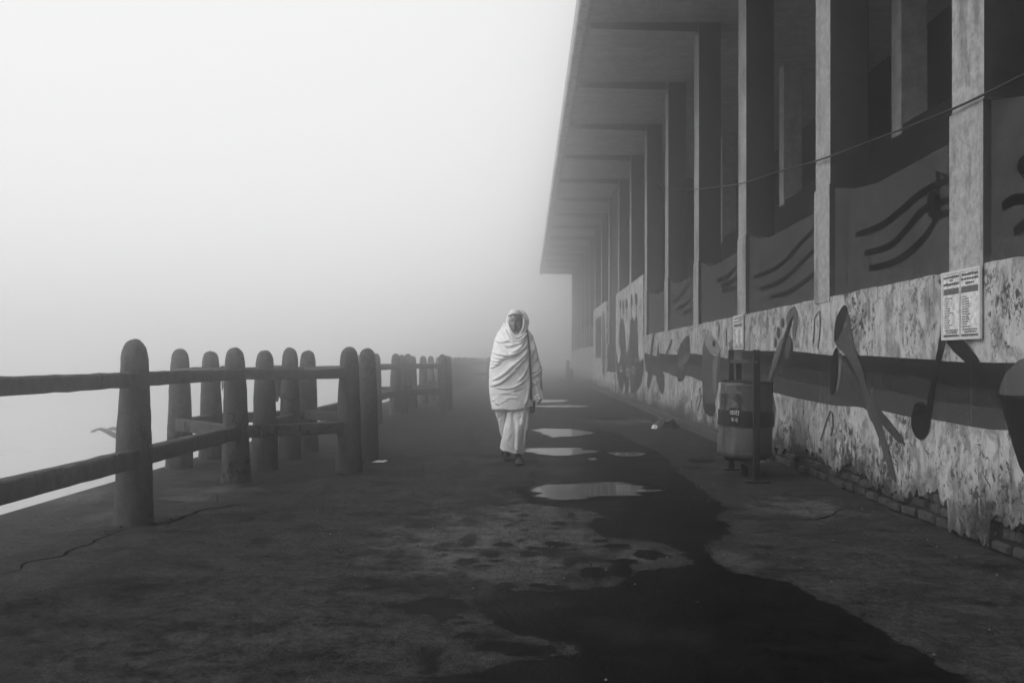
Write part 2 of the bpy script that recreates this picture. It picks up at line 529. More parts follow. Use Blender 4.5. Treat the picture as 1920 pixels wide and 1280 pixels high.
def build_pavement():
    xs = list(np.arange(-3.85, -2.2, 0.15)) + list(np.arange(-2.2, 2.62, 0.04)) + list(np.arange(2.62, 3.2, 0.1)) + [5.0, 7.6]
    ys = [-12.0, -8, -4, -1, 1.0, 1.8]
    y = 2.3
    while y < 26:
        ys.append(y)
        y += max(0.03, 0.0013 * y * y)
    while y < 130:
        ys.append(y)
        y += 3.0
    xs, ys = np.array(xs), np.array(ys)
    Xg, Yg = np.meshgrid(xs, ys)
    P = np.stack([Xg.ravel(), Yg.ravel()], 1)
    # signed distance to the wet area, positive inside
    A, B = wet_poly, np.roll(wet_poly, -1, 0)
    d = np.full(len(P), 1e9)
    inside = np.zeros(len(P), bool)
    for a, b in zip(A, B):
        e = b - a
        w = P - a
        t = np.clip((w @ e) / max(e @ e, 1e-9), 0, 1)
        d = np.minimum(d, np.hypot(*(w - t[:, None] * e).T))
        c = ((a[1] > P[:, 1]) != (b[1] > P[:, 1]))
        xi = (b[0] - a[0]) * (P[:, 1] - a[1]) / (b[1] - a[1] + 1e-12) + a[0]
        inside ^= c & (P[:, 0] < xi)
    sd = np.where(inside, d, -d)
    for (cx, cy_, rx, ry) in spots:
        gx, gy = ground_pt(cx, cy_)
        rxm = rx * gy / FPX
        rym = abs(ground_pt(cx, cy_ - ry)[1] - ground_pt(cx, cy_ + ry)[1]) / 2
        q = 1 - np.hypot((P[:, 0] - gx) / rxm, (P[:, 1] - gy) / rym)
        sd = np.maximum(sd, np.clip(q, -60, 1) * min(rxm, rym) * 1.6 + 0.012)
    sd = np.clip(sd, -0.5, 0.5)
    pale = np.zeros(len(P))
    for (cx, cy_, rx, ry) in ((390, 925, 100, 20), (200, 965, 60, 14), (120, 930, 110, 20), (1500, 950, 120, 25), (1400, 860, 60, 10), (640, 850, 60, 12), (1180, 790, 90, 10), (1390, 1050, 60, 25), (1200, 1040, 90, 18), (930, 1015, 280, 75), (1010, 960, 130, 30)):
        gx, gy = ground_pt(cx, cy_)
        rxm = rx * gy / FPX
        rym = abs(ground_pt(cx, cy_ - ry)[1] - ground_pt(cx, cy_ + ry)[1]) / 2
        pale = np.maximum(pale, np.clip(1.1 - np.hypot((P[:, 0] - gx) / rxm, (P[:, 1] - gy) / rym), 0, 1))
    nx, ny = len(xs), len(ys)
    verts = [(p[0], p[1], 0.0) for p in P]
    faces = [(j * nx + i, j * nx + i + 1, (j + 1) * nx + i + 1, (j + 1) * nx + i) for j in range(ny - 1) for i in range(nx - 1)]
    o = mesh_obj('pavement', verts, faces, M_PAVE)
    at = o.data.attributes.new('wet', 'FLOAT', 'POINT')
    at.data.foreach_set('value', sd.astype(np.float32))
    at = o.data.attributes.new('pale', 'FLOAT', 'POINT')
    at.data.foreach_set('value', pale.astype(np.float32))
    tag(o, kind='structure')
    return o

pavement = build_pavement()
# quay wall below the pavement, with a chipped lip
q = MB()
q.box(-3.85, 7.6, -12, 129, -2.6, -0.004)
quay = tag(q.build('quay', M_QUAY), kind='structure')
WATER_Z = -0.92
water = mesh_obj('water', [(-190, -60, WATER_Z), (-3.84, -60, WATER_Z), (-3.84, 240, WATER_Z), (-190, 240, WATER_Z)], [(0, 1, 2, 3)], water_material())
tag(water, kind='structure')
far_ground = mesh_obj('ground', [(-3.8, -60, -0.35), (190, -60, -0.35), (190, 240, -0.35), (-3.8, 240, -0.35)], [(0, 1, 2, 3)], M_QUAY)
tag(far_ground, kind='structure')

# puddles of standing water
def puddle(pts_px, mat, z=0.004):
    g = [ground_pt(*p) for p in pts_px]
    g = catmull(g, 5)
    cx = sum(p[0] for p in g) / len(g)
    cy_ = sum(p[1] for p in g) / len(g)
    rings = []
    for f in (1.12, 1.0, 0.85, 0.65, 0.4, 0.0):
        for i, (x, y) in enumerate(g):
            k = 1 + 0.12 * mnoise.noise((x * 3.1, y * 2.3, 1.7)) + 0.09 * mnoise.noise((x * 11, y * 9, 4))
            rings.append((cx + (x - cx) * k * f, cy_ + (y - cy_) * k * f, z))
    n = len(g)
    faces = [(r * n + i, r * n + (i + 1) % n, (r + 1) * n + (i + 1) % n, (r + 1) * n + i) for r in range(5) for i in range(n)]
    o = mesh_obj('puddle', rings, faces, mat)
    at = o.data.attributes.new('inside', 'FLOAT', 'POINT')
    at.data.foreach_set('value', [(-0.55, 0.0, 0.5, 1.0, 1.3, 1.5)[i // n] for i in range(len(rings))])
    if o.data.polygons[0].normal.z < 0:
        o.data.flip_normals()
    return tag(o, kind='structure')
M_PUD = puddle_material(0.03, 'standing_water')
puddle(z5([(305, 750), (330, 735), (430, 715), (580, 705), (720, 692), (900, 688), (1080, 690), (1160, 710), (1220, 735), (1280, 750),
           (1200, 765), (1150, 795), (900, 800), (700, 815), (560, 830), (430, 820), (350, 780)]), M_PUD)
puddle(z5([(300, 480), (310, 452), (430, 448), (690, 448), (760, 462), (860, 470), (820, 485), (700, 500), (560, 510), (420, 500)]), M_PUD)
puddle(z5([(880, 486), (950, 480), (1100, 480), (1180, 490), (1130, 512), (960, 510)]), M_PUD)
puddle(z5([(760, 528), (800, 522), (830, 530), (790, 540)]), M_PUD)
puddle(z5([(350, 315), (600, 310), (750, 325), (840, 350), (700, 365), (520, 380), (440, 360), (370, 335)]), M_PUD)
puddle(z5([(380, 150), (740, 150), (780, 157), (720, 164), (390, 162)]), M_PUD)
puddle(z5([(400, 110), (600, 110), (640, 116), (560, 128), (400, 132)]), M_PUD)

# cracks in the concrete
def crack(px_pts, w0):
    g = []
    for p in px_pts: g.append(ground_pt(*p))
    g = catmull(g, 6, False)
    vs, fs = [], []
    n = len(g)
    for i, (x, y) in enumerate(g):
        a, b = g[max(i - 1, 0)], g[min(i + 1, n - 1)]
        tx, ty = b[0] - a[0], b[1] - a[1]
        L = math.hypot(tx, ty) or 1
        nx_, ny_ = -ty / L, tx / L
        j = 0.022 * mnoise.noise((x * 9, y * 9, 0)) + 0.012 * mnoise.noise((x * 31, y * 31, 3))
        w = 1.3 * w0 * (0.35 + 0.65 * math.sin(math.pi * (i + 0.4) / n)) * (0.7 + 0.7 * abs(mnoise.noise((x * 14, y * 14, 8))))
        vs += [(x + nx_ * (j - w), y + ny_ * (j - w), 0.003), (x + nx_ * (j + w), y + ny_ * (j + w), 0.003)]
    for i in range(n - 1):
        fs.append((2 * i, 2 * i + 1, 2 * i + 3, 2 * i + 2))
    mesh_obj('crack', vs, fs, M_BLACK, pavement)
def z8(l): return [(x / 2.743, 850 + y / 2.743) for x, y in l]
crack(z8([(0, 620), (90, 597), (140, 560), (210, 545), (310, 528), (345, 505), (385, 485), (450, 470), (500, 445), (560, 420), (640, 392)]), 0.009)
crack(z8([(545, 420), (545, 400), (600, 398), (650, 390)]), 0.006)
crack(z8([(760, 372), (830, 358), (880, 352), (960, 320), (1050, 288), (1130, 280), (1240, 260)]), 0.016)
crack(z8([(850, 380), (880, 350), (875, 330)]), 0.007)
crack(z8([(1120, 268), (1125, 240), (1115, 222), (1120, 205)]), 0.003)
crack(z8([(1270, 172), (1320, 160), (1365, 140)]), 0.006)
crack(z7([(480, 325), (700, 330), (900, 328), (970, 300), (1000, 280), (1050, 268)]), 0.006)
crack(z7([(670, 240), (750, 238), (830, 240)]), 0.006)

# ================================================================== the pavilion on the right
Y0, Y1 = -9.0, 52.8
pav = thing('pavilion', 'long concrete pavilion with tall fin columns, overhanging roof and painted whitewashed base wall', 'building', (XW, 20, 0))
def PV(name, mb, mat, smooth=False, parent=None):
    """part of the pavilion from world coordinates"""
    o = mb.build(name, mat, parent or pav, None, smooth)
    o.location = (-XW, -20, 0) if parent is None else (0, 0, 0)
    return o

SOF = 6.50
mb = MB()
mb.box(0.79, 7.5, Y0, Y1, SOF, 6.72)
roof = PV('roof', mb, M_SOFFIT)
mb = MB()   # worn edge band with its drip strip below the soffit
prof = [(0.775, 6.75), (0.775, 6.44), (0.80, 6.41), (0.93, 6.41), (0.965, 6.44), (0.965, 6.52), (0.80, 6.75)]
seg = 90
vs, fs = [], []
for i in range(seg + 1):
    y = Y0 + (Y1 + 0.02 - Y0) * i / seg
    for k, (x, z) in enumerate(prof):
        w = 0.012 * mnoise.noise((y * 1.3, k * 3.1, 0)) if 0 < k < 6 else 0.006 * mnoise.noise((y, k, 3))
        vs.append((x + w, y, z + w * 0.8))
nP = len(prof)
for i in range(seg):
    for k in range(nP - 1):
        fs.append((i * nP + k, i * nP + k + 1, (i + 1) * nP + k + 1, (i + 1) * nP + k))
fs.append(tuple(seg * nP + k for k in range(nP)))
mb.face_block(vs, fs)
PV('fascia', mb, M_FASCIA, parent=roof)

# positions of the fin columns (near corner of each front), evenly spaced
COLS = [5.45 + 2.0 * 0, 8.0] 
COLS = [5.30, 7.89, 10.84] + [10.84 + 2.93 * k for k in range(1, 15)]
COLS = [2.35, -0.6, -3.5] [::-1] + COLS
CW = 0.385
for i, c in enumerate(COLS):
    y0, y1 = c - CW / 2, c + CW / 2
    # crossbeam under the cantilever
    mb = MB()
    v = [(1.0, y0, SOF + .01), (2.70, y0, SOF + .01), (2.70, y0, 6.35), (1.02, y0, 6.40),
         (1.0, y1, SOF + .01), (2.70, y1, SOF + .01), (2.70, y1, 6.35), (1.02, y1, 6.40)]
    mb.face_block(v, [(3, 2, 6, 7), (0, 3, 7, 4), (1, 5, 6, 2)])
    mb.face_block(v, [(0, 1, 2, 3), (7, 6, 5, 4)], 1)  # upright faces take the darker colour as painted shade
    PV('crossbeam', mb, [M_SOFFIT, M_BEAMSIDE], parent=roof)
    # the fin: pale front, dark painted sides
    mb = MB()
    x0, x1 = XW + 0.006, 3.085
    zt, zs = SOF + 0.02, 2.66
    def fin(xa, xb, ya, yb, za, zb):
        v = [(xa, ya, za), (xb, ya, za), (xb, yb, za), (xa, yb, za), (xa, ya, zb), (xb, ya, zb), (xb, yb, zb), (xa, yb, zb)]
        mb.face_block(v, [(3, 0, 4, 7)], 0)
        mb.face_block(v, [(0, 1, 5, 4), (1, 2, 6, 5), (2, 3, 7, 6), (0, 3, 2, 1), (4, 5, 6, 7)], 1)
    fin(x0, x1, y0, y1, zs - 0.08, zt)
    fin(x0 - 0.012, x1 - 0.01, y0 - 0.012, y1 + 0.012, 1.66, zs + 0.05 + 0.05 * ((i * 7) % 5 - 2) / 5)
    o = PV('column', mb, [M_FIN, M_FINSIDE])
    bevel(o, 0.012, 2)
XP = 2.772                              # face of the parapets, just behind the fin fronts
# parapets between the fins
for a, b in zip(COLS[:-1], COLS[1:]):
    ya, yb = a + CW / 2, b - CW / 2
    if ya > 19 and yb < 36: 
        continue
    mb = MB()
    x0, x1 = XP, 2.935
    v = []
    for x in (x0, x1):
        v += [(x, ya + .002, 1.645), (x, yb - .002, 1.645), (x, yb - .002, 2.68), (x, yb - 0.45, 2.58), (x, yb - 0.95, 2.53), (x, ya + .002, 2.55)]
    mb.face_block(v, [(0, 1, 2, 3, 4, 5)[::-1], (6, 7, 8, 9, 10, 11)] + [(k, (k + 1) % 6, 6 + (k + 1) % 6, 6 + k) for k in range(6)])
    PV('parapet', mb, M_INFILL)

# ledge/floor, inner wall, pillars and the closed back of the hall
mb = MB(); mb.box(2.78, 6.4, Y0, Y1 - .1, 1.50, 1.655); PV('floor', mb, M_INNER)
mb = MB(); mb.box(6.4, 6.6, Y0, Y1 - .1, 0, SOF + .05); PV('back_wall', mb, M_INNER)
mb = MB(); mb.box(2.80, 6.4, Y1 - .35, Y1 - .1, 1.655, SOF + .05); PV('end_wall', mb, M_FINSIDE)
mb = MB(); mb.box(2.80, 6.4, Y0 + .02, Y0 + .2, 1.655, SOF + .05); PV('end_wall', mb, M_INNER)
mb = MB()
seg = 160
vs, fs = [], []
for i in range(seg + 1):
    y = Y0 + .3 + (Y1 - Y0 - .8) * i / seg
    zt = 4.05 + 0.10 * mnoise.noise((y * 0.7, 0, 0))
    vs += [(4.68, y, 1.66), (4.68, y, zt), (4.95, y, zt), (4.95, y, 1.66)]
for i in range(seg):
    for k in range(3):
        fs.append((i * 4 + k, i * 4 + k + 1, i * 4 + 5 + k, i * 4 + 4 + k))
mb.face_block(vs, fs)
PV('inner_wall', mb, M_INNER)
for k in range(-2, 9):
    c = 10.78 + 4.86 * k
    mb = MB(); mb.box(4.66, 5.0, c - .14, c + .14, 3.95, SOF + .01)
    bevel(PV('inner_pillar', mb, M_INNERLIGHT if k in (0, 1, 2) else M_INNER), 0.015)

# base wall: plaster sheet with a ragged top and, near the camera, a broken foot that bares the bricks
def foot(y):
    if y > 10.6 or y < 0: return 0.0
    f = 0.18 + 0.10 * mnoise.noise((y * 1.7, 3.3, 0)) + 0.09 * mnoise.noise((y * 5.1, 1.2, 0)) + 0.06 * mnoise.noise((y * 17, 7, 0)) + 0.03 * mnoise.noise((y * 47, 7, 0))
    if 5.05 < y < 5.55: f -= 0.16
    if y > 9.3: f -= (y - 9.3) * 0.10
    return max(f, 0.02)
def wall_sheet(name, ya, yb, zt, x, mat, foot_f=lambda y: 0.0, top_noise=0.012, thick=0.045, step=0.025):
    n = max(2, int((yb - ya) / step))
    vs, fs = [], []
    rows = 6
    for i in range(n + 1):
        y = ya + (yb - ya) * i / n
        b = foot_f(y)
        t = zt + top_noise * (mnoise.noise((y * 2.1, 9, 0)) + 0.5 * mnoise.noise((y * 9, 2, 0)))
        vs.append((x + thick, y, b))
        for r in range(rows + 1):
            vs.append((x, y, b + (t - b) * r / rows))
        vs.append((x + thick + 0.02, y, t + 0.012))
    m_ = rows + 3
    for i in range(n):
        for r in range(m_ - 1):
            fs.append((i * m_ + r, i * m_ + r + 1, (i + 1) * m_ + r + 1, (i + 1) * m_ + r))
    fs.append(tuple(range(m_)))
    fs.append(tuple(n * m_ + r for r in range(m_))[::-1])
    mb = MB(); mb.face_block(vs, fs)
    return PV(name, mb, mat)
base_wall = wall_sheet('base_wall', Y0, 20.05, 1.70, XW, M_WALL, foot)
mb = MB(); mb.box(XW + 0.05, 2.94, Y0, 26.0, -0.3, 1.64); mb.box(XW + 0.05, 2.94, 29.2, Y1 - .1, -0.3, 1.64); PV('wall_core', mb, M_MORTAR)
# exposed brick courses
brick_meshes = []
for k in range(5):
    b = MB()
    l, h = 0.108, 0.034
    j = lambda a: a * (1 + random.uniform(-0.22, 0.05))
    v = [(-0.012 * random.random(), -j(l), -j(h)), (0.05, -l, -h), (0.05, l, -h), (-0.012 * random.random(), j(l), -j(h)),
         (-0.012 * random.random(), -j(l), j(h)), (0.05, -l, h), (0.05, l, h), (-0.012 * random.random(), j(l), j(h))]
    b.face_block(v, [(0, 3, 2, 1), (4, 5, 6, 7), (0, 1, 5, 4), (1, 2, 6, 5), (2, 3, 7, 6), (3, 0, 4, 7)])
    brick_meshes.append(b.mesh('brick', M_BRICK))
for row in range(4):
    y = 4.3 + (row % 2) * 0.12
    while y < 10.55:
        z = 0.042 + row * 0.083
        if foot(y) > z - 0.06 and random.random() > 0.16:
            o = link('brick', random.choice(brick_meshes), base_wall, (2.748 + random.uniform(-.016, .03), y + random.uniform(-.008, .008), z + random.uniform(-.005, .005)))
            o.rotation_euler = (random.uniform(-.06, .06), random.uniform(-.05, .05), random.uniform(-.10, .10))
            o.scale = (1, random.uniform(.78, 1.0), random.uniform(.85, 1.04))
            bevel(o, 0.012, 2)
        y += 0.232
# the taller whitewashed panels farther along, the boarded doorway between them
tall1 = wall_sheet('tall_wall', 20.0, 26.1, 3.13, XW - 0.012, M_WALL2, top_noise=0.02)
tall2 = wall_sheet('tall_wall', 29.25, 34.9, 3.16, XW - 0.012, M_WALL2, top_noise=0.02)
low_far = wall_sheet('far_base_wall', 34.85, Y1 - .1, 1.70, XW, M_WALL)
mb = MB(); mb.box(2.80, 2.96, 26.1, 29.25, 0.0, 6.49); gate = PV('boarded_doorway', mb, M_WOOD)
for k, z in enumerate((0.72, 1.55, 2.4, 3.2, 4.1, 5.0, 5.9)):
    mb = MB(); mb.box(2.785, 2.80, 26.12, 29.23, z + .02, min(z + 0.78, 6.4)); PV('board', mb, M_WOOD, parent=gate)
mb = MB(); mb.box(2.66, 2.80, 26.15, 29.2, 0.0, 0.74); bevel(PV('low_block', mb, M_WALL2), .02)
mb = MB(); mb.box(XW - 0.035, XW - 0.012, 31.25, 33.6, 1.22, 2.72); bevel(PV('dark_shutter', mb, M_WOOD), .006)
# kerb along the foot of the wall
mb = MB()
vs, fs = [], []
n = 90
for i in range(n + 1):
    y = 10.6 + (34.5 - 10.6) * i / n
    e = lambda s: 0.012 * mnoise.noise((y * 2.3, s, 0)) + 0.008 * mnoise.noise((y * 9, s, 0))
    vs += [(2.60 + e(1), y, -0.01), (2.605 + e(2), y, 0.105 + e(3)), (2.625 + e(4), y, 0.127 + e(5)), (2.75, y, 0.13 + e(6))]
for i in range(n):
    for k in range(3):
        fs.append((i * 4 + k, i * 4 + k + 1, i * 4 + 5 + k, i * 4 + 4 + k))
fs += [(0, 1, 2, 3), (n * 4 + 3, n * 4 + 2, n * 4 + 1, n * 4)]
mb.face_block(vs, fs)
PV('kerb', mb, M_KERB)

# ------------------------------------------------------------------ the mural painted on the wall
def za(l): return [(1440 + x / 2.4625, 540 + y / 2.4625) for x, y in l]
def zb(l): return [(1440 + x / 6.4, 560 + y / 6.4) for x, y in l]
def zc(l): return [(1140 + x / 4.573, 560 + y / 4.573) for x, y in l]
def zd(l): return [(1140 + x / 4.925, 500 + y / 4.925) for x, y in l]
_lv = [0]
def decal(name, px, v, level, parent=base_wall, x=XW, sm=3, mat=None):
    pts = [wall_pt(*p, x) for p in px]
    if sm: pts = catmull(pts, sm)
    _lv[0] += 1
    xx = x - 0.0025 - level * 0.0015 - (_lv[0] % 7) * 0.0001
    vs = [(xx, y, z) for y, z in pts]
    mb = MB(); mb.face_block(vs, [tuple(range(len(vs)))])
    o = mb.build(name, mat or paint(v), parent)
    if o.data.polygons[0].normal.x > 0: o.data.flip_normals()
    return o
def ell(cx, cy_, rx, ry, n=14):
    return [(cx + rx * math.cos(2 * math.pi * k / n), cy_ + ry * math.sin(2 * math.pi * k / n)) for k in range(n)]
def stroke(pts, w):
    """a painted line of half width w in pixels"""
    L, Rr = [], []
    for i, p in enumerate(pts):
        a, b = pts[max(i - 1, 0)], pts[min(i + 1, len(pts) - 1)]
        t = math.hypot(b[0] - a[0], b[1] - a[1]) or 1
        nx_, ny_ = -(b[1] - a[1]) / t * w, (b[0] - a[0]) / t * w
        L.append((p[0] + nx_, p[1] + ny_)); Rr.append((p[0] - nx_, p[1] - ny_))
    return L + Rr[::-1]

# three wavy bands, right of the bin and left of it
e0 = za([(-120, 288), (20, 290), (130, 292), (290, 310), (420, 310), (560, 318), (760, 330), (830, 338), (1000, 343), (1150, 345), (1260, 345)])
e1 = za([(-120, 340), (30, 355), (130, 365), (290, 388), (480, 390), (700, 412), (830, 450), (1000, 465), (1080, 475), (1260, 485)])
e2 = za([(-120, 390), (30, 405), (130, 430), (290, 455), (480, 465), (640, 490), (760, 520), (1000, 548), (1110, 560), (1260, 575)])
e3 = za([(-120, 470), (20, 480), (100, 500), (300, 540), (420, 548), (550, 570), (660, 595), (760, 605), (830, 618), (1000, 648), (1110, 655), (1260, 668)])
def band(a, b, v, nm='painted_band'):
    a2, b2 = catmull(a, 3, False), catmull(b, 3, False)
    decal(nm, a2 + b2[::-1], v, 0, sm=0)
band(e0, e1, 0.010); band(e1, e2, 0.026); band(e2, e3, 0.050)
f0 = zc([(315, 465), (360, 475), (410, 490), (455, 470), (600, 480), (705, 468), (810, 480), (960, 500), (1050, 515), (1160, 520)])
f1 = zc([(315, 540), (360, 545), (410, 560), (480, 545), (590, 580), (690, 555), (810, 590), (960, 610), (1050, 625), (1160, 640)])
f2 = zc([(320, 620), (360, 640), (410, 660), (480, 625), (590, 670), (690, 660), (810, 705), (960, 715), (1050, 720), (1160, 735)])
band(f0, f1, 0.028); band(f1, f2, 0.060)
# two horns crossing
decal('painted_horn', za([(370, 105), (390, 200), (410, 290), (440, 375), (465, 470), (520, 600), (594, 868), (575, 870), (500, 650), (470, 590), (430, 440), (370, 320), (312, 250), (352, 175)]), 0.062, 3)
decal('painted_horn_bell', za([(358, 78), (338, 100), (316, 150), (309, 215), (312, 250), (330, 235), (352, 175), (370, 105)]), 0.008, 4)
decal('painted_horn', za([(328, 300), (365, 340), (430, 450), (470, 500), (622, 685), (605, 712), (540, 640), (440, 548), (330, 505), (293, 492), (310, 485), (322, 430)]), 0.040, 2)
decal('painted_horn_bell', za([(318, 275), (300, 320), (290, 400), (288, 470), (293, 492), (310, 485), (322, 430), (328, 300)]), 0.006, 4)
decal('painted_highlight', za([(332, 330), (345, 330), (340, 400), (328, 470), (320, 470), (330, 400)]), 0.13, 4)
# long note, feather and the drum at the right
decal('painted_note', za([(813, 60), (822, 62), (836, 190), (800, 340), (772, 480), (757, 590), (730, 590), (745, 500), (770, 370), (800, 210)]), 0.006, 3)
decal('painted_note_head', za(ell(710, 610, 44, 88)), 0.006, 4)
decal('painted_feather', za([(830, 240), (900, 237), (950, 290), (985, 345), (1000, 430), (960, 390), (920, 345), (860, 290)]), 0.008, 3)
decal('painted_drum', za([(1060, 475), (1080, 505), (1182, 505), (1330, 500), (1400, 560), (1380, 760), (1280, 960), (1182, 850), (1150, 770), (1110, 640), (1085, 540)]), 0.005, 3)
decal('painted_drum_skin', za([(1182, 325), (1140, 355), (1100, 400), (1075, 470), (1090, 495), (1182, 500), (1330, 490), (1330, 360), (1260, 320)]), 0.075, 4)
decal('painted_drum_rim', za(stroke([(1065, 480), (1085, 500), (1182, 505), (1300, 500)], 9)), 0.014, 5)
# the fiddle beside the bin
decal('painted_fiddle', zb([(315, 85), (260, 140), (222, 230), (230, 330), (200, 420), (110, 600), (70, 700), (0, 960), (-40, 1060), (20, 1080), (70, 890), (125, 740), (185, 560), (245, 380), (290, 260), (318, 225), (295, 400), (325, 510), (350, 330), (360, 200), (340, 110)]), 0.095, 2)
decal('painted_fiddle_bow', zb([(318, 205), (285, 235), (240, 350), (180, 560), (120, 760), (30, 1000), (10, 1120), (45, 1080), (75, 900), (135, 740), (205, 570), (262, 400), (300, 250)]), 0.012, 4)
decal('painted_fiddle_body', zb([(265, 440), (225, 480), (200, 580), (170, 650), (160, 740), (200, 760), (185, 800), (210, 870), (240, 890), (280, 860), (300, 700), (300, 520)]), 0.018, 3)
decal('painted_fiddle_face', zb([(260, 460), (230, 500), (215, 600), (205, 700), (245, 720), (280, 600), (285, 500)]), 0.06, 4)
for (a, b, c, d) in ((183, 290, 19, 62), (130, 405, 19, 72), (95, 530, 15, 60)):
    decal('painted_peg', zb(ell(a, b, c, d)), 0.06, 3)
# thin strokes of small notes
for pts in ([(555, 250), (615, 155), (627, 180), (628, 400), (600, 600)], [(565, 240), (557, 420), (550, 540)]):
    decal('painted_small_note', zb(stroke(catmull(pts, 3, False), 5)), 0.05, 2, sm=0)
for pts in ([(245, 705), (292, 565), (303, 640), (290, 680)],):
    decal('painted_small_note', za(stroke(catmull(pts, 3, False), 3)), 0.05, 2, sm=0)
for pts in ([(935, 230), (940, 195), (955, 230), (950, 330)], [(1015, 250), (1018, 410)], [(785, 770), (800, 830), (770, 960)], [(718, 870), (715, 940)], [(775, 830), (765, 890)], [(715, 270), (738, 245)], [(340, 345), (350, 330)], [(800, 760), (780, 790)]):
    decal('painted_small_note', zc(stroke(catmull(pts, 3, False), 3)), 0.03, 2, sm=0)
# barrel drums, conch and lutes left of the bin
decal('painted_barrel_drum', zc([(828, 340), (840, 400), (890, 470), (940, 490), (962, 440), (960, 640), (935, 830), (922, 870), (918, 960), (890, 1005), (850, 985), (820, 900), (818, 820), (808, 700), (812, 480)]), 0.070, 2)
decal('painted_barrel_shine', zc([(905, 520), (940, 520), (935, 700), (915, 830), (900, 700)]), 0.13, 3)
decal('painted_barrel_base', zc([(820, 820), (850, 895), (920, 905), (918, 965), (890, 1005), (850, 985), (820, 930)]), 0.022, 4)
decal('painted_drum_skin', zc([(840, 310), (880, 312), (930, 350), (962, 410), (960, 462), (940, 482), (890, 460), (840, 395), (828, 340)]), 0.21, 4)
decal('painted_drum_spot', zc(ell(913, 385, 15, 28)), 0.02, 5)
decal('painted_barrel_drum', zc([(1040, 375), (1090, 345), (1130, 380), (1150, 430), (1160, 800), (1060, 800), (1045, 430)]), 0.07, 2)
decal('painted_drum_skin', zc(ell(1094, 385, 50, 34)), 0.14, 4)
decal('painted_barrel_drum', za([(-60, 420), (10, 470), (30, 520), (35, 580), (20, 650), (-60, 660)]), 0.08, 2)
decal('painted_conch', zc([(690, 310), (640, 360), (605, 440), (595, 540), (600, 700), (650, 690), (680, 610), (700, 500), (708, 440), (700, 340)]), 0.045, 2)
decal('painted_conch_stripe', zc([(605, 560), (700, 440), (700, 505), (640, 570), (610, 580)]), 0.095, 3)
decal('painted_lute', zc([(385, 310), (400, 310), (390, 400), (375, 500), (380, 650), (355, 765), (338, 740), (345, 620), (360, 500)]), 0.042, 3)
decal('painted_lute', zc([(545, 345), (552, 370), (500, 510), (468, 620), (482, 650), (487, 740), (470, 822), (440, 770), (415, 660), (430, 640), (440, 600), (520, 420)]), 0.042, 3)
decal('painted_lute', zc([(430, 380), (440, 420), (440, 620), (425, 640), (415, 600), (422, 450)]), 0.07, 2)
decal('painted_lute', zc(stroke([(375, 480), (412, 410)], 4)), 0.10, 2, sm=0)
# the group of lutes on the tall panel
XT = XW - 0.012
def dt(nm, l, v, lev, sm=3): decal(nm, zd(l), v, lev, tall1, XT, sm)
dt('painted_lutes', [(78, 780), (80, 950), (100, 1080), (130, 1150), (150, 1060), (165, 1170), (190, 1130), (200, 1000), (215, 1160), (260, 1150), (300, 1100), (322, 1000), (325, 880), (316, 850), (292, 880), (280, 780), (272, 480), (255, 460), (242, 500), (230, 470), (212, 480), (205, 560), (200, 650), (180, 800), (162, 700), (150, 500), (112, 500), (105, 700), (120, 800), (95, 900)], 0.040, 1)
dt('painted_lute_face', [(148, 830), (180, 800), (215, 780), (225, 900), (200, 1000), (155, 960)], 0.08, 2)
for (a, b, c, d) in ((115, 350, 8, 48), (142, 355, 8, 45), (175, 340, 10, 48), (218, 310, 9, 58), (262, 300, 12, 58)):
    dt('painted_lute_head', ell(a, b, c, d, 10), 0.035, 2)
    dt('painted_lute_neck', stroke([(a, b), (a, b + 160)], 3), 0.07, 1, 0)
for (a, b, c, d) in ((120, 940, 8, 22), (183, 975, 10, 30), (235, 950, 8, 26), (265, 860, 7, 14)):
    dt('painted_sound_hole', ell(a, b, c * 1.6, d * 1.4, 10), 0.3, 3)
    dt('painted_sound_hole', ell(a, b, c * 0.8, d * 0.8, 10), 0.05, 4)
decal('painted_panel', [(1129, 600), (1134, 590), (1135, 690), (1130, 700)], 0.10, 1, tall2, XT)
# staves and notes on the parapets
parapets = [o for o in pav.children if o.name.startswith('parapet')]
def stave(pts, w, bay):
    pts = catmull(pts, 4, False)
    q = [wall_pt(px, py, XP) for px, py in pts]
    ya, yb = bay
    q = [p for p in q if ya + 0.02 < p[0] < yb - 0.02]
    if len(q) < 3: return
    L, Rr = [], []
    for i, p in enumerate(q):
        a, b = q[max(i - 1, 0)], q[min(i + 1, len(q) - 1)]
        t = math.hypot(b[0] - a[0], b[1] - a[1]) or 1
        ww = w * (0.6 + 0.5 * math.sin(math.pi * (0.15 + 0.8 * i / len(q))))
        nx_, nz_ = -(b[1] - a[1]) / t * ww, (b[0] - a[0]) / t * ww
        L.append((XP - 0.004, p[0] + nx_, p[1] + nz_)); Rr.append((XP - 0.004, p[0] - nx_, p[1] - nz_))
    vs = L + Rr[::-1]
    par = min(parapets, key=lambda o: abs((sum(v.co.y for v in o.data.vertices) / len(o.data.vertices)) - (ya + yb) / 2))
    mb = MB(); mb.face_block(vs, [tuple(range(len(vs)))])
    o = mb.build('painted_stave', paint(0.002), par)
    if o.data.polygons[0].normal.x > 0: o.data.flip_normals()
bays = [(a + CW / 2, b - CW / 2) for a, b in zip(COLS[:-1], COLS[1:])]
b1 = [b for b in bays if b[0] < 6.5 < b[1]][0]
S1 = [[(1605, 440), (1650, 425), (1690, 395), (1725, 365), (1760, 345), (1800, 333), (1850, 330)],
      [(1622, 475), (1670, 460), (1700, 430), (1730, 395), (1765, 380), (1800, 368), (1850, 365)],
      [(1630, 503), (1680, 490), (1720, 460), (1745, 430), (1760, 405), (1800, 395)]]
for s in S1: stave(s, 0.027, b1)
b2 = [b for b in bays if b[0] < 9.4 < b[1]][0]
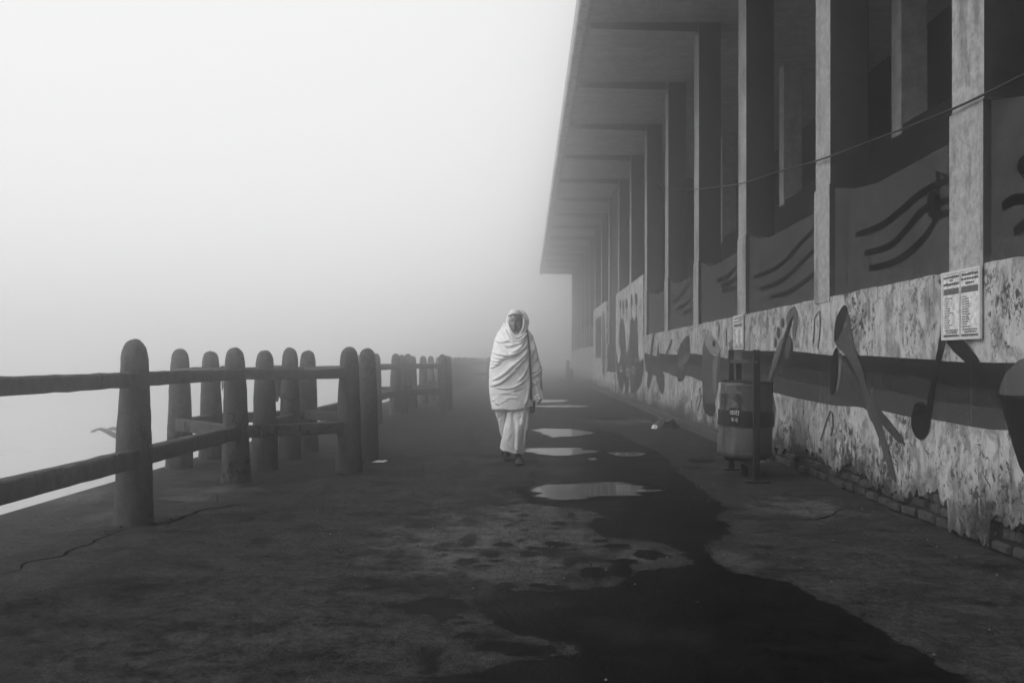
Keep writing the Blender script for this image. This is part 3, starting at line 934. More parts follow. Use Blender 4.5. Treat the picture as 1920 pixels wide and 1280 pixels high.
for s in ([(1414, 519), (1450, 505), (1480, 482), (1505, 452), (1530, 430), (1560, 412)], [(1426, 541), (1460, 530), (1490, 505), (1515, 480), (1545, 455)], [(1446, 557), (1480, 548), (1505, 530), (1530, 512), (1550, 500)]):
    stave(s, 0.026, b2)
b3 = [b for b in bays if b[0] < 12.3 < b[1]][0]
for s in ([(1344, 525), (1360, 521), (1378, 505), (1392, 492)], [(1352, 535), (1368, 531), (1382, 520), (1396, 510)], [(1354, 546), (1372, 542), (1390, 536)]):
    stave(s, 0.03, b3)
b4 = [b for b in bays if b[0] < 15.2 < b[1]][0]
for s in ([(1262, 566), (1272, 560), (1284, 545), (1296, 530)], [(1270, 577), (1282, 573), (1296, 560)], [(1280, 587), (1290, 584), (1298, 578)]):
    stave(s, 0.03, b4)
b0 = [b for b in bays if b[0] < 3.8 < b[1]][0]
for s in ([(1880, 388), (1900, 375), (1925, 372), (1990, 360)], [(1902, 436), (1925, 420), (1990, 390)]):
    stave(s, 0.03, b0)
def on_parapet(px, bay, nm='painted_note_head'):
    q = [wall_pt(a, b, XP) for a, b in px]
    par = min(parapets, key=lambda o: abs((sum(v.co.y for v in o.data.vertices) / len(o.data.vertices)) - sum(bay) / 2))
    vs = [(XP - 0.006, y, z) for y, z in q]
    mb = MB(); mb.face_block(vs, [tuple(range(len(vs)))])
    o = mb.build(nm, paint(0.002), par)
    if o.data.polygons[0].normal.x > 0: o.data.flip_normals()
on_parapet(ell(1752, 385, 14, 27), b1)
on_parapet(stroke([(1760, 385), (1760, 322), (1775, 330), (1778, 348)], 4), b1)
on_parapet(ell(1945, 312, 36, 30), b0)

# ================================================================== things on and by the wall
def info_board(y0, y1, z0, z1, x, label):
    root = thing('information_board', label, 'sign', (x, (y0 + y1) / 2, z0), 'notice boards on the wall')
    w, h = (y1 - y0), (z1 - z0)
    # local: u runs from the viewer's left (far end) to the right (near end)
    def P(u, v): return (0.0, w / 2 - u * w, v * h)
    mb = MB(); mb.box(-0.012, 0.004, -w / 2, w / 2, 0, h)
    bevel(mb.build('panel', M_PAPER, root), 0.002, 1)
    mbf = MB()
    t = 0.012
    mbf.box(-0.016, -0.002, -w / 2 - .004, w / 2 + .004, h - t, h + .004); mbf.box(-0.016, -0.002, -w / 2 - .004, w / 2 + .004, -.004, t)
    mbf.box(-0.016, -0.002, w / 2 - t, w / 2 + .004, t, h - t); mbf.box(-0.016, -0.002, -w / 2 - .004, -w / 2 + t, t, h - t)
    mbf.build('frame', M_WHITE, root)
    rng = random.Random(3)
    def bar(mb_, u0, u1, v0, v1):
        a, b = P(u0, v0), P(u1, v1)
        mb_.box(-0.0135, -0.0122, min(a[1], b[1]), max(a[1], b[1]), min(a[2], b[2]), max(a[2], b[2]))
    ink, mid = MB(), MB()
    def words(u0, u1, v, hh):
        u = u0
        while u < u1 - 0.01:
            l = min(rng.uniform(0.03, 0.07), u1 - u)
            bar(ink, u, u + l, v + rng.uniform(-.002, .002), v + hh * rng.uniform(.8, 1.05))
            u += l + 0.012
    for c0, c1, col in ((0.05, 0.47, 0), (0.53, 0.96, 1)):
        for (v, hh, a, b) in (((0.905, 0.035, 0, 1), (0.865, 0.02, 0.4, 0.6), (0.80, 0.04, 0.0, 1)) if col == 0 else ((0.905, 0.04, 0.03, 1), (0.845, 0.035, 0.0, 1), (0.785, 0.035, 0.25, 0.75))):
            words(c0 + a * (c1 - c0), c0 + b * (c1 - c0), v, hh)
        for k in range(3):
            bar(mid, c0 + (c1 - c0) * k / 3 + .003, c0 + (c1 - c0) * (k + 1) / 3 - .003, 0.665, 0.755)
        for k in range(13):
            v = 0.60 - k * 0.036
            bar(ink, c0 + 0.02, c0 + 0.03, v, v + 0.012)
            words(c0 + 0.045, c0 + 0.045 + rng.uniform(.08, .22), v, 0.016)
        words(c0 + 0.04, c1 - 0.02, 0.125, 0.022); words(c0 + 0.08, c1 - 0.05, 0.09, 0.022)
        bar(mid, c0, c1, 0.035, 0.07)
    bar(mid, 0.492, 0.508, 0.03, 0.96)
    ink.build('printed_lines', M_INK, root)['kind'] = 'stuff'
    mid.build('printed_blocks', M_INKMID, root)['kind'] = 'stuff'
    return root
info_board(5.09, 5.555, 1.262, 1.69, XW - 0.016, 'large framed two-column notice board on the wall at the nearest column')
info_board(10.68, 11.15, 1.27, 1.70, XW - 0.016, 'smaller looking white notice on the wall above the dustbin')

def cable(pts, r, label, nm='cable'):
    mb = MB(); mb.tube(catmull(pts, 6, False), r, 6)
    return tag(mb.build(nm, M_RUBBER, None, None, True), label, 'cable')
def wp(px, py, x=2.70):
    y, z = wall_pt(px, py, x); return (x, y, z)
cable([wp(2060, 68), wp(1920, 140), wp(1785, 205), wp(1640, 262), wp(1530, 302), wp(1450, 325), wp(1384, 345), wp(1300, 355), wp(1247, 353)], 0.008, 'long black cable sagging in front of the nearest columns')
cable([wp(1247, 353), wp(1213, 336), wp(1190, 378), wp(1170, 425), wp(1150, 462), wp(1128, 500)], 0.010, 'thin cable slanting down across the farther columns')

# ------------------------------------------------------------------ railings along the river
def post_mesh(seed):
    rng = random.Random(seed)
    prof = [(0.134, -0.02), (0.134, 0.0), (0.130, 0.06), (0.122, 0.3), (0.112, 0.6), (0.103, 0.85), (0.094, 1.02), (0.088, 1.12), (0.083, 1.165), (0.074, 1.20), (0.058, 1.228), (0.034, 1.246), (0.012, 1.252), (0.0005, 1.253)]
    dense = []
    for (a, b) in zip(prof[:-1], prof[1:]):
        n = max(1, int((b[1] - a[1]) / 0.05))
        for k in range(n): dense.append((a[0] + (b[0] - a[0]) * k / n, a[1] + (b[1] - a[1]) * k / n))
    dense.append(prof[-1])
    mb = MB(); mb.lathe(dense, 26)
    mb.v = [(x * (1 + 0.05 * mnoise.noise((x * 9 + seed * 5, y * 9, z * 4)) + 0.035 * mnoise.noise((x * 28 + seed, y * 28, z * 22 + seed))),
             y * (1 + 0.05 * mnoise.noise((x * 9 + seed * 5, y * 9, z * 4)) + 0.035 * mnoise.noise((x * 28 + seed, y * 28, z * 22 + seed))),
             z + 0.010 * mnoise.noise((x * 18, y * 18, seed * 3.3))) for x, y, z in mb.v]
    return mb.mesh('post', M_FENCE, True)
POSTS = [post_mesh(s) for s in range(7)]
def put_post(root, x, y):
    o = link('post', random.choice(POSTS), root, (x - root.location.x, y - root.location.y, 0))
    o.rotation_euler = (random.uniform(-.008, .008), random.uniform(-.008, .008), random.uniform(0, 6.28))
    k_ = random.uniform(0.95, 1.05)
    o.scale = (k_, k_, random.uniform(0.98, 1.02))
    return o
def put_rail(root, a, b, z, h=0.10, d=0.095, off=0.035, ext=0.03):
    a, b = Vector((a[0], a[1], 0)), Vector((b[0], b[1], 0))
    t = (b - a).normalized()
    nrm = Vector((-t.y, t.x, 0))
    if nrm.y > 0.3 or (abs(nrm.y) <= 0.3 and nrm.x < 0): nrm = -nrm      # towards the promenade
    L = (b - a).length
    n = max(4, int(L / 0.12))
    vs, fs = [], []
    ca = [(-d / 2, -h / 2), (d / 2, -h / 2), (d / 2, h / 2 - .012), (d / 2 - .012, h / 2), (-d / 2 + .012, h / 2), (-d / 2, h / 2 - .012)]
    m_ = len(ca)
    sag = random.uniform(-.006, .004)
    for i in range(n + 1):
        s = -ext + (L + 2 * ext) * i / n
        p = a + t * s + nrm * off
        for k, (u, v) in enumerate(ca):
            j = 0.006 * mnoise.noise((p.x * 6 + k, p.y * 6, z * 9)) + 0.003 * mnoise.noise((p.x * 25 + k, p.y * 25, z))
            w = p + nrm * (u + j)
            vs.append((w.x - root.location.x, w.y - root.location.y, z + v + j + sag * math.sin(math.pi * i / n)))
    for i in range(n):
        for k in range(m_):
            fs.append((i * m_ + k, i * m_ + (k + 1) % m_, (i + 1) * m_ + (k + 1) % m_, (i + 1) * m_ + k))
    fs += [tuple(range(m_))[::-1], tuple(n * m_ + k for k in range(m_))]
    o = mesh_obj('rail', vs, fs, M_FENCE, root)
    return o
def rails(root, a, b):
    put_rail(root, a, b, 1.0, 0.098)
    put_rail(root, a, b, 0.462, 0.118)
XM = -2.72
def straight(ys, label, first=None, last=None):
    root = thing('concrete_railing', label, 'railing', (XM, ys[0], 0), 'straight railings along the river')
    for y in ys: put_post(root, XM, y)
    seq = ([first] if first else []) + ys + ([last] if last else [])
    for a, b in zip(seq[:-1], seq[1:]): rails(root, (XM, a), (XM, b))
def hexbay(y0, label):
    root = thing('hexagonal_railing', label, 'railing', (XM, y0, 0), 'six-sided railed bays')
    P = [(XM, y0), (-1.80, y0 + .63), (-1.80, y0 + 1.61), (XM, y0 + 2.59), (-3.62, y0 + 1.81), (-3.64, y0 + .96)]
    for p in P: put_post(root, *p)
    for a, b in zip(P, P[1:] + P[:1]):
        if (a, b) == (P[1], P[2]) : 
            continue                       # open towards the promenade
        rails(root, a, b)
    q1, q2 = (XM, y0 + .87), (XM, y0 + 1.81)
    put_post(root, *q1); put_post(root, *q2)
    rails(root, q1, q2)
BAY1, BAY2, BAY3 = 7.98, 17.67, 39.5
straight([1.7, 3.8, 5.90], 'nearest stretch of concrete railing with the thick post at left', None, BAY1)
hexbay(BAY1, 'nearest six-sided concrete railing bay left of the walking person')
straight([12.9, 15.3], 'short straight concrete railing between the two nearer six-sided bays', BAY1 + 2.59, BAY2)
hexbay(BAY2, 'second six-sided concrete railing bay, half lost in the fog')
straight([22.4, 24.2, 26.2, 28.2, 30.2, 32.3, 34.0, 35.8, 37.6], 'long foggy stretch of concrete railing beyond the second six-sided bay', BAY2 + 2.59, BAY3)
hexbay(BAY3, 'farthest six-sided concrete railing bay, faint in fog just left of the person')
straight([44.3, 46.3, 48.3, 50.3, 52.3, 54.3, 56.3], 'faintest stretch of concrete railing, last before the fog swallows it', BAY3 + 2.59)

# cloths hung over the rail of the near bay
def hung_cloth(cx, cyy, tdir, width, zr, drop_f, drop_b, mat, label, seed):
    t = Vector((tdir[0], tdir[1], 0)).normalized()
    nrm = Vector((t.y, -t.x, 0))
    nu, nv = 22, 26
    vs, fs = [], []
    for j in range(nv + 1):
        s = -drop_b + (drop_f + drop_b) * j / nv       # <0 behind the rail, >0 in front
        for i in range(nu + 1):
            u = (i / nu - 0.5)
            hang = min(abs(s) / 0.3, 1)
            wv = math.sin(u * 17 + seed + s * 3) * 0.022 * hang + 0.02 * mnoise.noise((u * 5, s * 6, seed)) * hang
            ragged = 0.09 * mnoise.noise((u * 5 + seed, 3, 0)) * (1 if abs(s) > 0.1 else 0) * hang
            side = 0.066 if s > 0 else -0.066
            k = max(0.0, 1 - abs(s) / 0.06)
            z = zr + 0.062 - max(0, abs(s) - 0.05) - ragged if abs(s) > 0.05 else zr + 0.062
            n_ = side * min(abs(s) / 0.05, 1) + wv
            p = Vector((cx, cyy, 0)) + t * (u * width * (1 - 0.35 * hang)) + nrm * (n_ - 0.035)
            vs.append((p.x, p.y, z))
    for j in range(nv):
        for i in range(nu):
            fs.append((j * (nu + 1) + i, j * (nu + 1) + i + 1, (j + 1) * (nu + 1) + i + 1, (j + 1) * (nu + 1) + i))
    o = mesh_obj('hanging_cloth', vs, fs, mat, None, None, True)
    sm = o.modifiers.new('thick', 'SOLIDIFY'); sm.thickness = 0.006
    return tag(o, label, 'cloth')
dirb = (0.90, 0.78)
hung_cloth(-3.44, 9.96, dirb, 0.22, 1.0, 0.46, 0.3, M_CLOTH2, 'thin pale cloth hung over the back rail of the nearest bay', 1.0)
hung_cloth(-3.06, 10.30, dirb, 0.30, 1.0, 0.45, 0.3, cloth_material('grey_rag', 0.10), 'dark grey rag hung over the back rail of the nearest bay', 4.0)

# ------------------------------------------------------------------ dustbin on its iron frame
def dustbin():
    bx, by = 2.13, 8.33
    root = thing('dustbin', 'dented sheet-metal dustbin hung in an iron frame beside the painted wall', 'dustbin', (bx, by, 0))
    # body: drum, slightly flared and tilted
    seg = 48
    zs = np.linspace(0.20, 0.925, 16)
    vs, fs = [], []
    for z in zs:
        tt = (z - 0.2) / 0.725
        for k in range(seg):
            a = 2 * math.pi * k / seg
            r = 0.262 - 0.012 * tt + 0.004 * mnoise.noise((math.cos(a) * 2, math.sin(a) * 2, z * 4)) - 0.013 * max(0, mnoise.noise((math.cos(a) * 3 + 5, math.sin(a) * 3, z * 5)))
            if abs((a % (math.pi / 2)) - 0.4) < 0.07: r += 0.004     # lapped seams
            vs.append((r * math.cos(a), r * math.sin(a), z))
    n = len(zs)
    for i in range(n - 1):
        for k in range(seg):
            fs.append((i * seg + k, i * seg + (k + 1) % seg, (i + 1) * seg + (k + 1) % seg, (i + 1) * seg + k))
    fs.append(tuple(range(seg))[::-1])
    body = mesh_obj('drum', vs, fs, M_BIN, root, (0, 0, 0), True)
    sm = body.modifiers.new('thick', 'SOLIDIFY'); sm.thickness = 0.008; sm.offset = -1
    body.rotation_euler = (R(0.5), R(1.8), 0)
    body.location = (-0.015, 0, 0)
    mb = MB()
    mb.tube([(0.252 * math.cos(a), 0.252 * math.sin(a), 0.925) for a in np.linspace(0, 2 * math.pi, 41)], 0.008, 6, cap=False)
    mb.build('rim', M_IRON, body, None, True)
    # skin wraps: dark band, dotted lines, plaque, lettering. angle 0 faces the camera
    cam_ang = math.atan2(-by, -bx)
    def wrap(ang, z, r): 
        a = cam_ang + ang
        return (r * math.cos(a), r * math.sin(a), z)
    def patch(name, a0, a1, z0, z1, r, mat, n=16):
        vs = []
        for i in range(n + 1):
            a = a0 + (a1 - a0) * i / n
            vs += [wrap(a, z0, r), wrap(a, z1, r)]
        return mesh_obj(name, vs, [(2 * i, 2 * i + 2, 2 * i + 3, 2 * i + 1) for i in range(n)], mat, body)
    patch('printed_band', -1.50, 1.5, 0.50, 0.645, 0.2672, M_BINDARK, 40)
    patch('plaque', -0.60, -0.19, 0.515, 0.675, 0.2690, plain('plaque_black', 0.008, 0.5), 8)
    dots = MB()
    for row in range(6):
        z = 0.52 + row * 0.021
        a = -1.4
        while a < 1.4:
            if not (-0.63 < a < -0.16):
                da = 0.028
                dots.face_block([wrap(a, z, .2682), wrap(a + da, z, .2682), wrap(a + da, z + .006, .2682), wrap(a, z + .006, .2682)], [(0, 1, 2, 3)])
            a += 0.05
    dots.build('printed_dots', plain('faded_print', 0.07), body)['kind'] = 'stuff'
    def letters(name, s, size, a_c, z, r, mat):
        cu = bpy.data.curves.new('lettering', 'FONT')
        cu.body = s; cu.size = size; cu.align_x = 'CENTER'; cu.resolution_u = 3
        to = bpy.data.objects.new('lettering', cu); COL.objects.link(to)
        dg = bpy.context.evaluated_depsgraph_get()
        me = bpy.data.meshes.new_from_object(to.evaluated_get(dg))
        bpy.data.objects.remove(to)
        bm = bmesh.new(); bm.from_mesh(me)
        bmesh.ops.triangulate(bm, faces=bm.faces)
        bmesh.ops.subdivide_edges(bm, edges=[e for e in bm.edges if e.calc_length() > 0.03], cuts=2)
        for v in bm.verts:
            x, y = v.co.x, v.co.y
            v.co = Vector(wrap(a_c + x / r, z + y, r))
        bm.to_mesh(me); bm.free()
        me.materials.clear(); me.materials.append(mat)
        return link(name, me, body)
    ink = plain('stencil_black', 0.005, 0.6)
    faded = plain('faded_stencil', 0.022, 0.6)
    letters('lettering', '\u095c\u093e', 0.16, -0.98, 0.70, 0.2680, ink)
    letters('lettering', '\u0915\u0942', 0.14, -0.30, 0.72, 0.2680, faded)
    letters('lettering', '\u0930', 0.075, -1.02, 0.845, 0.2680, faded)
    letters('lettering', '\u092e\u093e', 0.075, -0.30, 0.845, 0.2680, faded)
    letters('lettering', '\u0915\u0930\u093e', 0.068, -0.395, 0.605, 0.2700, M_WHITE)
    letters('lettering', '\u092c \u0926', 0.05, -0.395, 0.545, 0.2700, M_WHITE)
    for a in (-1.45,):
        patch('label', a, a + 0.10, 0.54, 0.66, 0.2710, M_WHITE, 3)
    # frame: flat iron posts before and behind the drum, bar across, hanger, foot bars
    def flat(name, x0, x1, y0, y1, z0, z1):
        mb = MB(); mb.box(x0, x1, y0, y1, z0, z1); return bevel(mb.build(name, M_IRON, root), 0.004, 1)
    flat('post', -0.045, 0.018, -0.475, -0.445, 0.02, 1.225)
    flat('post', -0.055, 0.000, 0.44, 0.47, 0.02, 1.235)
    mb = MB(); mb.tube([(-0.02, -0.56, 1.112), (-0.025, 0.55, 1.122)], 0.014, 8); mb.build('pivot_bar', M_IRON, root, None, True)
    mb = MB(); mb.box(-0.045, 0.0, -0.30, 0.44, 1.095, 1.135); bevel(mb.build('top_rail', M_IRON, root), .004, 1)
    flat('hanger', -0.03, 0.03, 0.245, 0.262, 0.3, 1.10)
    flat('foot_bar', -0.04, 0.03, -0.445, 0.44, 0.12, 0.155)
    flat('foot_plate', -0.12, 0.10, -0.52, -0.40, 0.004, 0.02)
    flat('foot_plate', -0.12, 0.10, 0.40, 0.52, 0.004, 0.02)
    flat('leg', -0.045, 0.02, -0.02, 0.03, 0.0, 0.12)
    flat('cradle', -0.20, 0.20, -0.04, 0.04, 0.156, 0.19)
dustbin()

# rubbish on the ground
def lump(name, loc, size, mat, label, cat, seed, flat=0.45):
    bm = bmesh.new()
    bmesh.ops.create_icosphere(bm, subdivisions=4, radius=1)
    for v in bm.verts:
        c = v.co.copy()
        f = 1 + 0.55 * mnoise.noise(c * 1.6 + Vector((seed, 0, 0))) + 0.25 * mnoise.noise(c * 4.5 + Vector((0, seed, 0))) + 0.10 * mnoise.noise(c * 11)
        v.co = Vector((c.x * size[0] * f, c.y * size[1] * f, max(c.z * f, -0.25) * size[2] + 0.22 * size[2]))
    me = bpy.data.meshes.new(name); bm.to_mesh(me); bm.free()
    me.materials.append(mat)
    o = link(name, me, None, loc)
    return tag(o, label, cat)
lump('rag_heap', (2.34, 14.35, 0.0), (0.17, 0.20, 0.13), M_RAG, 'crumpled black rag lying against the kerb', 'rag', 2.0)
lump('paper_scrap', (2.12, 14.15, 0.0), (0.045, 0.06, 0.045), M_CLOTH, 'small crumpled pale scrap beside the black rag', 'litter', 5.0)
g = ground_pt(712, 866)
vs = []
for i in range(7):
    for j in range(5):
        u, v = i / 6 - .5, j / 4 - .5
        vs.append((u * 0.13 + 0.02 * v, v * 0.16, 0.006 + 0.018 * abs(mnoise.noise((u * 4, v * 4, 3)))))
fs = [(i * 5 + j, i * 5 + j + 1, i * 5 + j + 6, i * 5 + j + 5) for i in range(6) for j in range(4)]
o = mesh_obj('paper_sheet', vs, fs, plain('white_paper', 0.6), None, (g[0], g[1], 0.0))
o.modifiers.new('thick', 'SOLIDIFY').thickness = 0.002
tag(o, 'flat white paper scrap at the foot of a railing post', 'litter')
# grit and crumbs of plaster
mb = MB()
rng = random.Random(11)
for _ in range(420):
    y = rng.uniform(2.8, 13); x = rng.uniform(-3.6, 2.5)
    if rng.random() < 0.45: x = 2.6 - abs(rng.gauss(0, 0.28))
    r_ = rng.uniform(0.003, 0.011); h_ = r_ * rng.uniform(.5, 1)
    a_ = rng.uniform(0, 6.28)
    pts = [(x + r_ * math.cos(a_ + k * 1.57) * rng.uniform(.7, 1.2), y + r_ * math.sin(a_ + k * 1.57) * rng.uniform(.7, 1.2), 0.001) for k in range(4)]
    mb.face_block(pts + [(x, y, h_ + .002)], [(0, 1, 4), (1, 2, 4), (2, 3, 4), (3, 0, 4)], 0 if rng.random() < .5 else 1)
tag(mb.build('grit', [plain('pale_crumb', 0.11), plain('dark_crumb', 0.012)]), kind='stuff')
# stump at the far end of the wall
mb = MB()
mb.lathe([(0.13, -.02), (0.13, 0.1), (0.11, 0.6), (0.10, 1.05), (0.07, 1.12), (0.001, 1.15)], 16)
mb.box(0.06, 0.30, -0.12, 0.12, 0, 0.62)
bo = mb.build('bollard', M_FENCE, None, (2.28, 47.5, 0), True)
tag(bo, 'faint stone bollard at the far end of the wall', 'bollard')

# ================================================================== people
def skin_body(chains, name, extra=None, voxel=0.006, sub=1):
    """chains: lists of (co, radius); first vertices that coincide are shared. Grown with a skin modifier, fused with extra shapes"""
    verts, rad, edges = [], [], []
    index = {}
    for ch in chains:
        prev = None
        for co, r in ch:
            k = tuple(round(c, 4) for c in co)
            if k not in index:
                index[k] = len(verts); verts.append(co); rad.append(r)
            if prev is not None: edges.append((prev, index[k]))
            prev = index[k]
    me = bpy.data.meshes.new(name + '_skeleton')
    me.from_pydata(verts, edges, [])
    o = bpy.data.objects.new(name + '_skeleton', me); COL.objects.link(o)
    o.modifiers.new('skin', 'SKIN')
    for i, d in enumerate(me.skin_vertices[0].data):
        rr = rad[i] if isinstance(rad[i], tuple) else (rad[i], rad[i])
        d.radius = rr
    me.skin_vertices[0].data[0].use_root = True
    s = o.modifiers.new('sub', 'SUBSURF'); s.levels = 2; s.render_levels = 2
    dg = bpy.context.evaluated_depsgraph_get()
    m1 = bpy.data.meshes.new_from_object(o.evaluated_get(dg))
    bpy.data.objects.remove(o)
    bm = bmesh.new(); bm.from_mesh(m1)
    if extra:
        for (v, f) in extra:
            vv = [bm.verts.new(p) for p in v]
            for q_ in f:
                try: bm.faces.new([vv[i] for i in q_])
                except ValueError: pass
    m2 = bpy.data.meshes.new(name); bm.to_mesh(m2); bm.free()
    o2 = bpy.data.objects.new(name, m2); COL.objects.link(o2)
    rm = o2.modifiers.new('remesh', 'REMESH'); rm.mode = 'VOXEL'; rm.voxel_size = voxel
    sm_ = o2.modifiers.new('smooth', 'SMOOTH'); sm_.factor = 0.4; sm_.iterations = 2
    dg = bpy.context.evaluated_depsgraph_get()
    m3 = bpy.data.meshes.new_from_object(o2.evaluated_get(dg))
    bpy.data.objects.remove(o2)
    m3.polygons.foreach_set('use_smooth', [True] * len(m3.polygons))
    return m3

def head_shape(c, w=0.075, d=0.095, h=0.122, yaw=0.0, pitch=0.0):
    """a head looking to -Y: brow, eye hollows, nose, mouth, chin, ears; c is the head's middle, at eye height"""
    nu, nv = 64, 48
    vs, fs = [], []
    gauss = lambda a, b, s: math.exp(-((a - b) / s) ** 2)
    rot = Matrix.Rotation(yaw, 3, 'Z') @ Matrix.Rotation(pitch, 3, 'X')
    for j in range(nv + 1):
        ph = math.pi * (j / nv) - math.pi / 2
        for i in range(nu):
            th = 2 * math.pi * i / nu
            x = math.cos(ph) * math.sin(th); y = -math.cos(ph) * math.cos(th); z = math.sin(ph)
            front = max(0, -y)
            X, Y, Z = x * w, y * d, z * h
            if z < 0:                                    # jaw narrows towards the chin
                X *= 1 - 0.30 * (-z) ** 1.3
                if y < 0: Y *= 1 - 0.05 * (-z)
                else: Y *= 1 - 0.35 * (-z)
            ax = X / w
            f = front ** 0.6
            Y -= f * 0.022 * gauss(ax, 0, 0.17) * (gauss(z, -0.22, 0.17) + 0.45 * gauss(z, -0.03, 0.16))       # nose
            Y -= f * 0.006 * gauss(z, 0.17, 0.09) * gauss(abs(ax), 0.35, 0.30)                                 # brow ridge
            Y += f * 0.014 * gauss(abs(ax), 0.40, 0.20) * gauss(z, 0.02, 0.10)                                 # eye hollows
            Y -= f * 0.006 * gauss(abs(ax), 0.40, 0.12) * gauss(z, 0.01, 0.05)                                 # lids
            Y -= f * 0.005 * gauss(abs(ax), 0.55, 0.2) * gauss(z, -0.2, 0.15)                                  # cheek
            Y -= f * 0.008 * gauss(ax, 0, 0.30) * (gauss(z, -0.46, 0.05) + gauss(z, -0.57, 0.05))              # lips
            Y -= f * 0.010 * gauss(ax, 0, 0.35) * gauss(z, -0.82, 0.13)                                        # chin
            p = rot @ Vector((X, Y, Z))
            vs.append((c[0] + p.x, c[1] + p.y, c[2] + p.z))
    for j in range(nv):
        for i in range(nu):
            fs.append((j * nu + i, j * nu + (i + 1) % nu, (j + 1) * nu + (i + 1) % nu, (j + 1) * nu + i))
    return vs, fs

def hand_chains(wrist, direc, palm_n, size=1.0, curl=0.5, side=1):
    """palm and five fingers from the wrist along direc; palm_n is the palm's normal (fingers curl to it)"""
    d = Vector(direc).normalized(); n = Vector(palm_n).normalized()
    n = (n - d * n.dot(d)).normalized()
    s = d.cross(n) * side
    W = Vector(wrist)
    out = []
    mid = W + d * 0.045 * size
    out.append([(tuple(W), 0.024 * size), (tuple(mid), (0.030 * size, 0.016 * size))])
    lens = (0.068, 0.078, 0.072, 0.056)
    for k in range(4):
        base = W + d * (0.088 - 0.006 * abs(k - 1.2)) * size + s * (0.030 - 0.020 * k) * size
        ang, p, ch = 0.0, base, [(tuple(mid), (0.030 * size, 0.016 * size)), (tuple(base), 0.0095 * size)]
        for seg in range(3):
            ang += curl * (0.5 + 0.35 * seg) * (1 + 0.15 * k)
            step = (d * math.cos(ang) + n * math.sin(ang)) * lens[k] * (0.42, 0.32, 0.26)[seg] * size
            p = p + step
            ch.append((tuple(p), (0.0090, 0.0082, 0.0070)[seg] * size))
        out.append(ch)
    tb = W + d * 0.030 * size + s * 0.028 * size
    t1 = tb + (d * 0.5 + s * 0.8 + n * 0.25).normalized() * 0.032 * size
    t2 = t1 + (d * 0.85 + s * 0.3 + n * 0.5).normalized() * 0.028 * size
    t3 = t2 + (d * 0.9 + n * 0.5).normalized() * 0.022 * size
    out.append([(tuple(W), 0.024 * size), (tuple(tb), 0.013 * size), (tuple(t1), 0.0105 * size), (tuple(t2), 0.0095 * size), (tuple(t3), 0.008 * size)])
    return out

PX, PY = -0.125, 9.35
KP = FPX / PY
def L(px, py):
    """pixel to the walker's own x and z, at the depth of the figure's middle"""
    return ((px - VX) / KP - PX, CAM_H - (py - VY) / KP)

def interp(tab, v):
    xs = [t[0] for t in tab]; ys = [t[1] for t in tab]
    return float(np.interp(v, xs, ys))

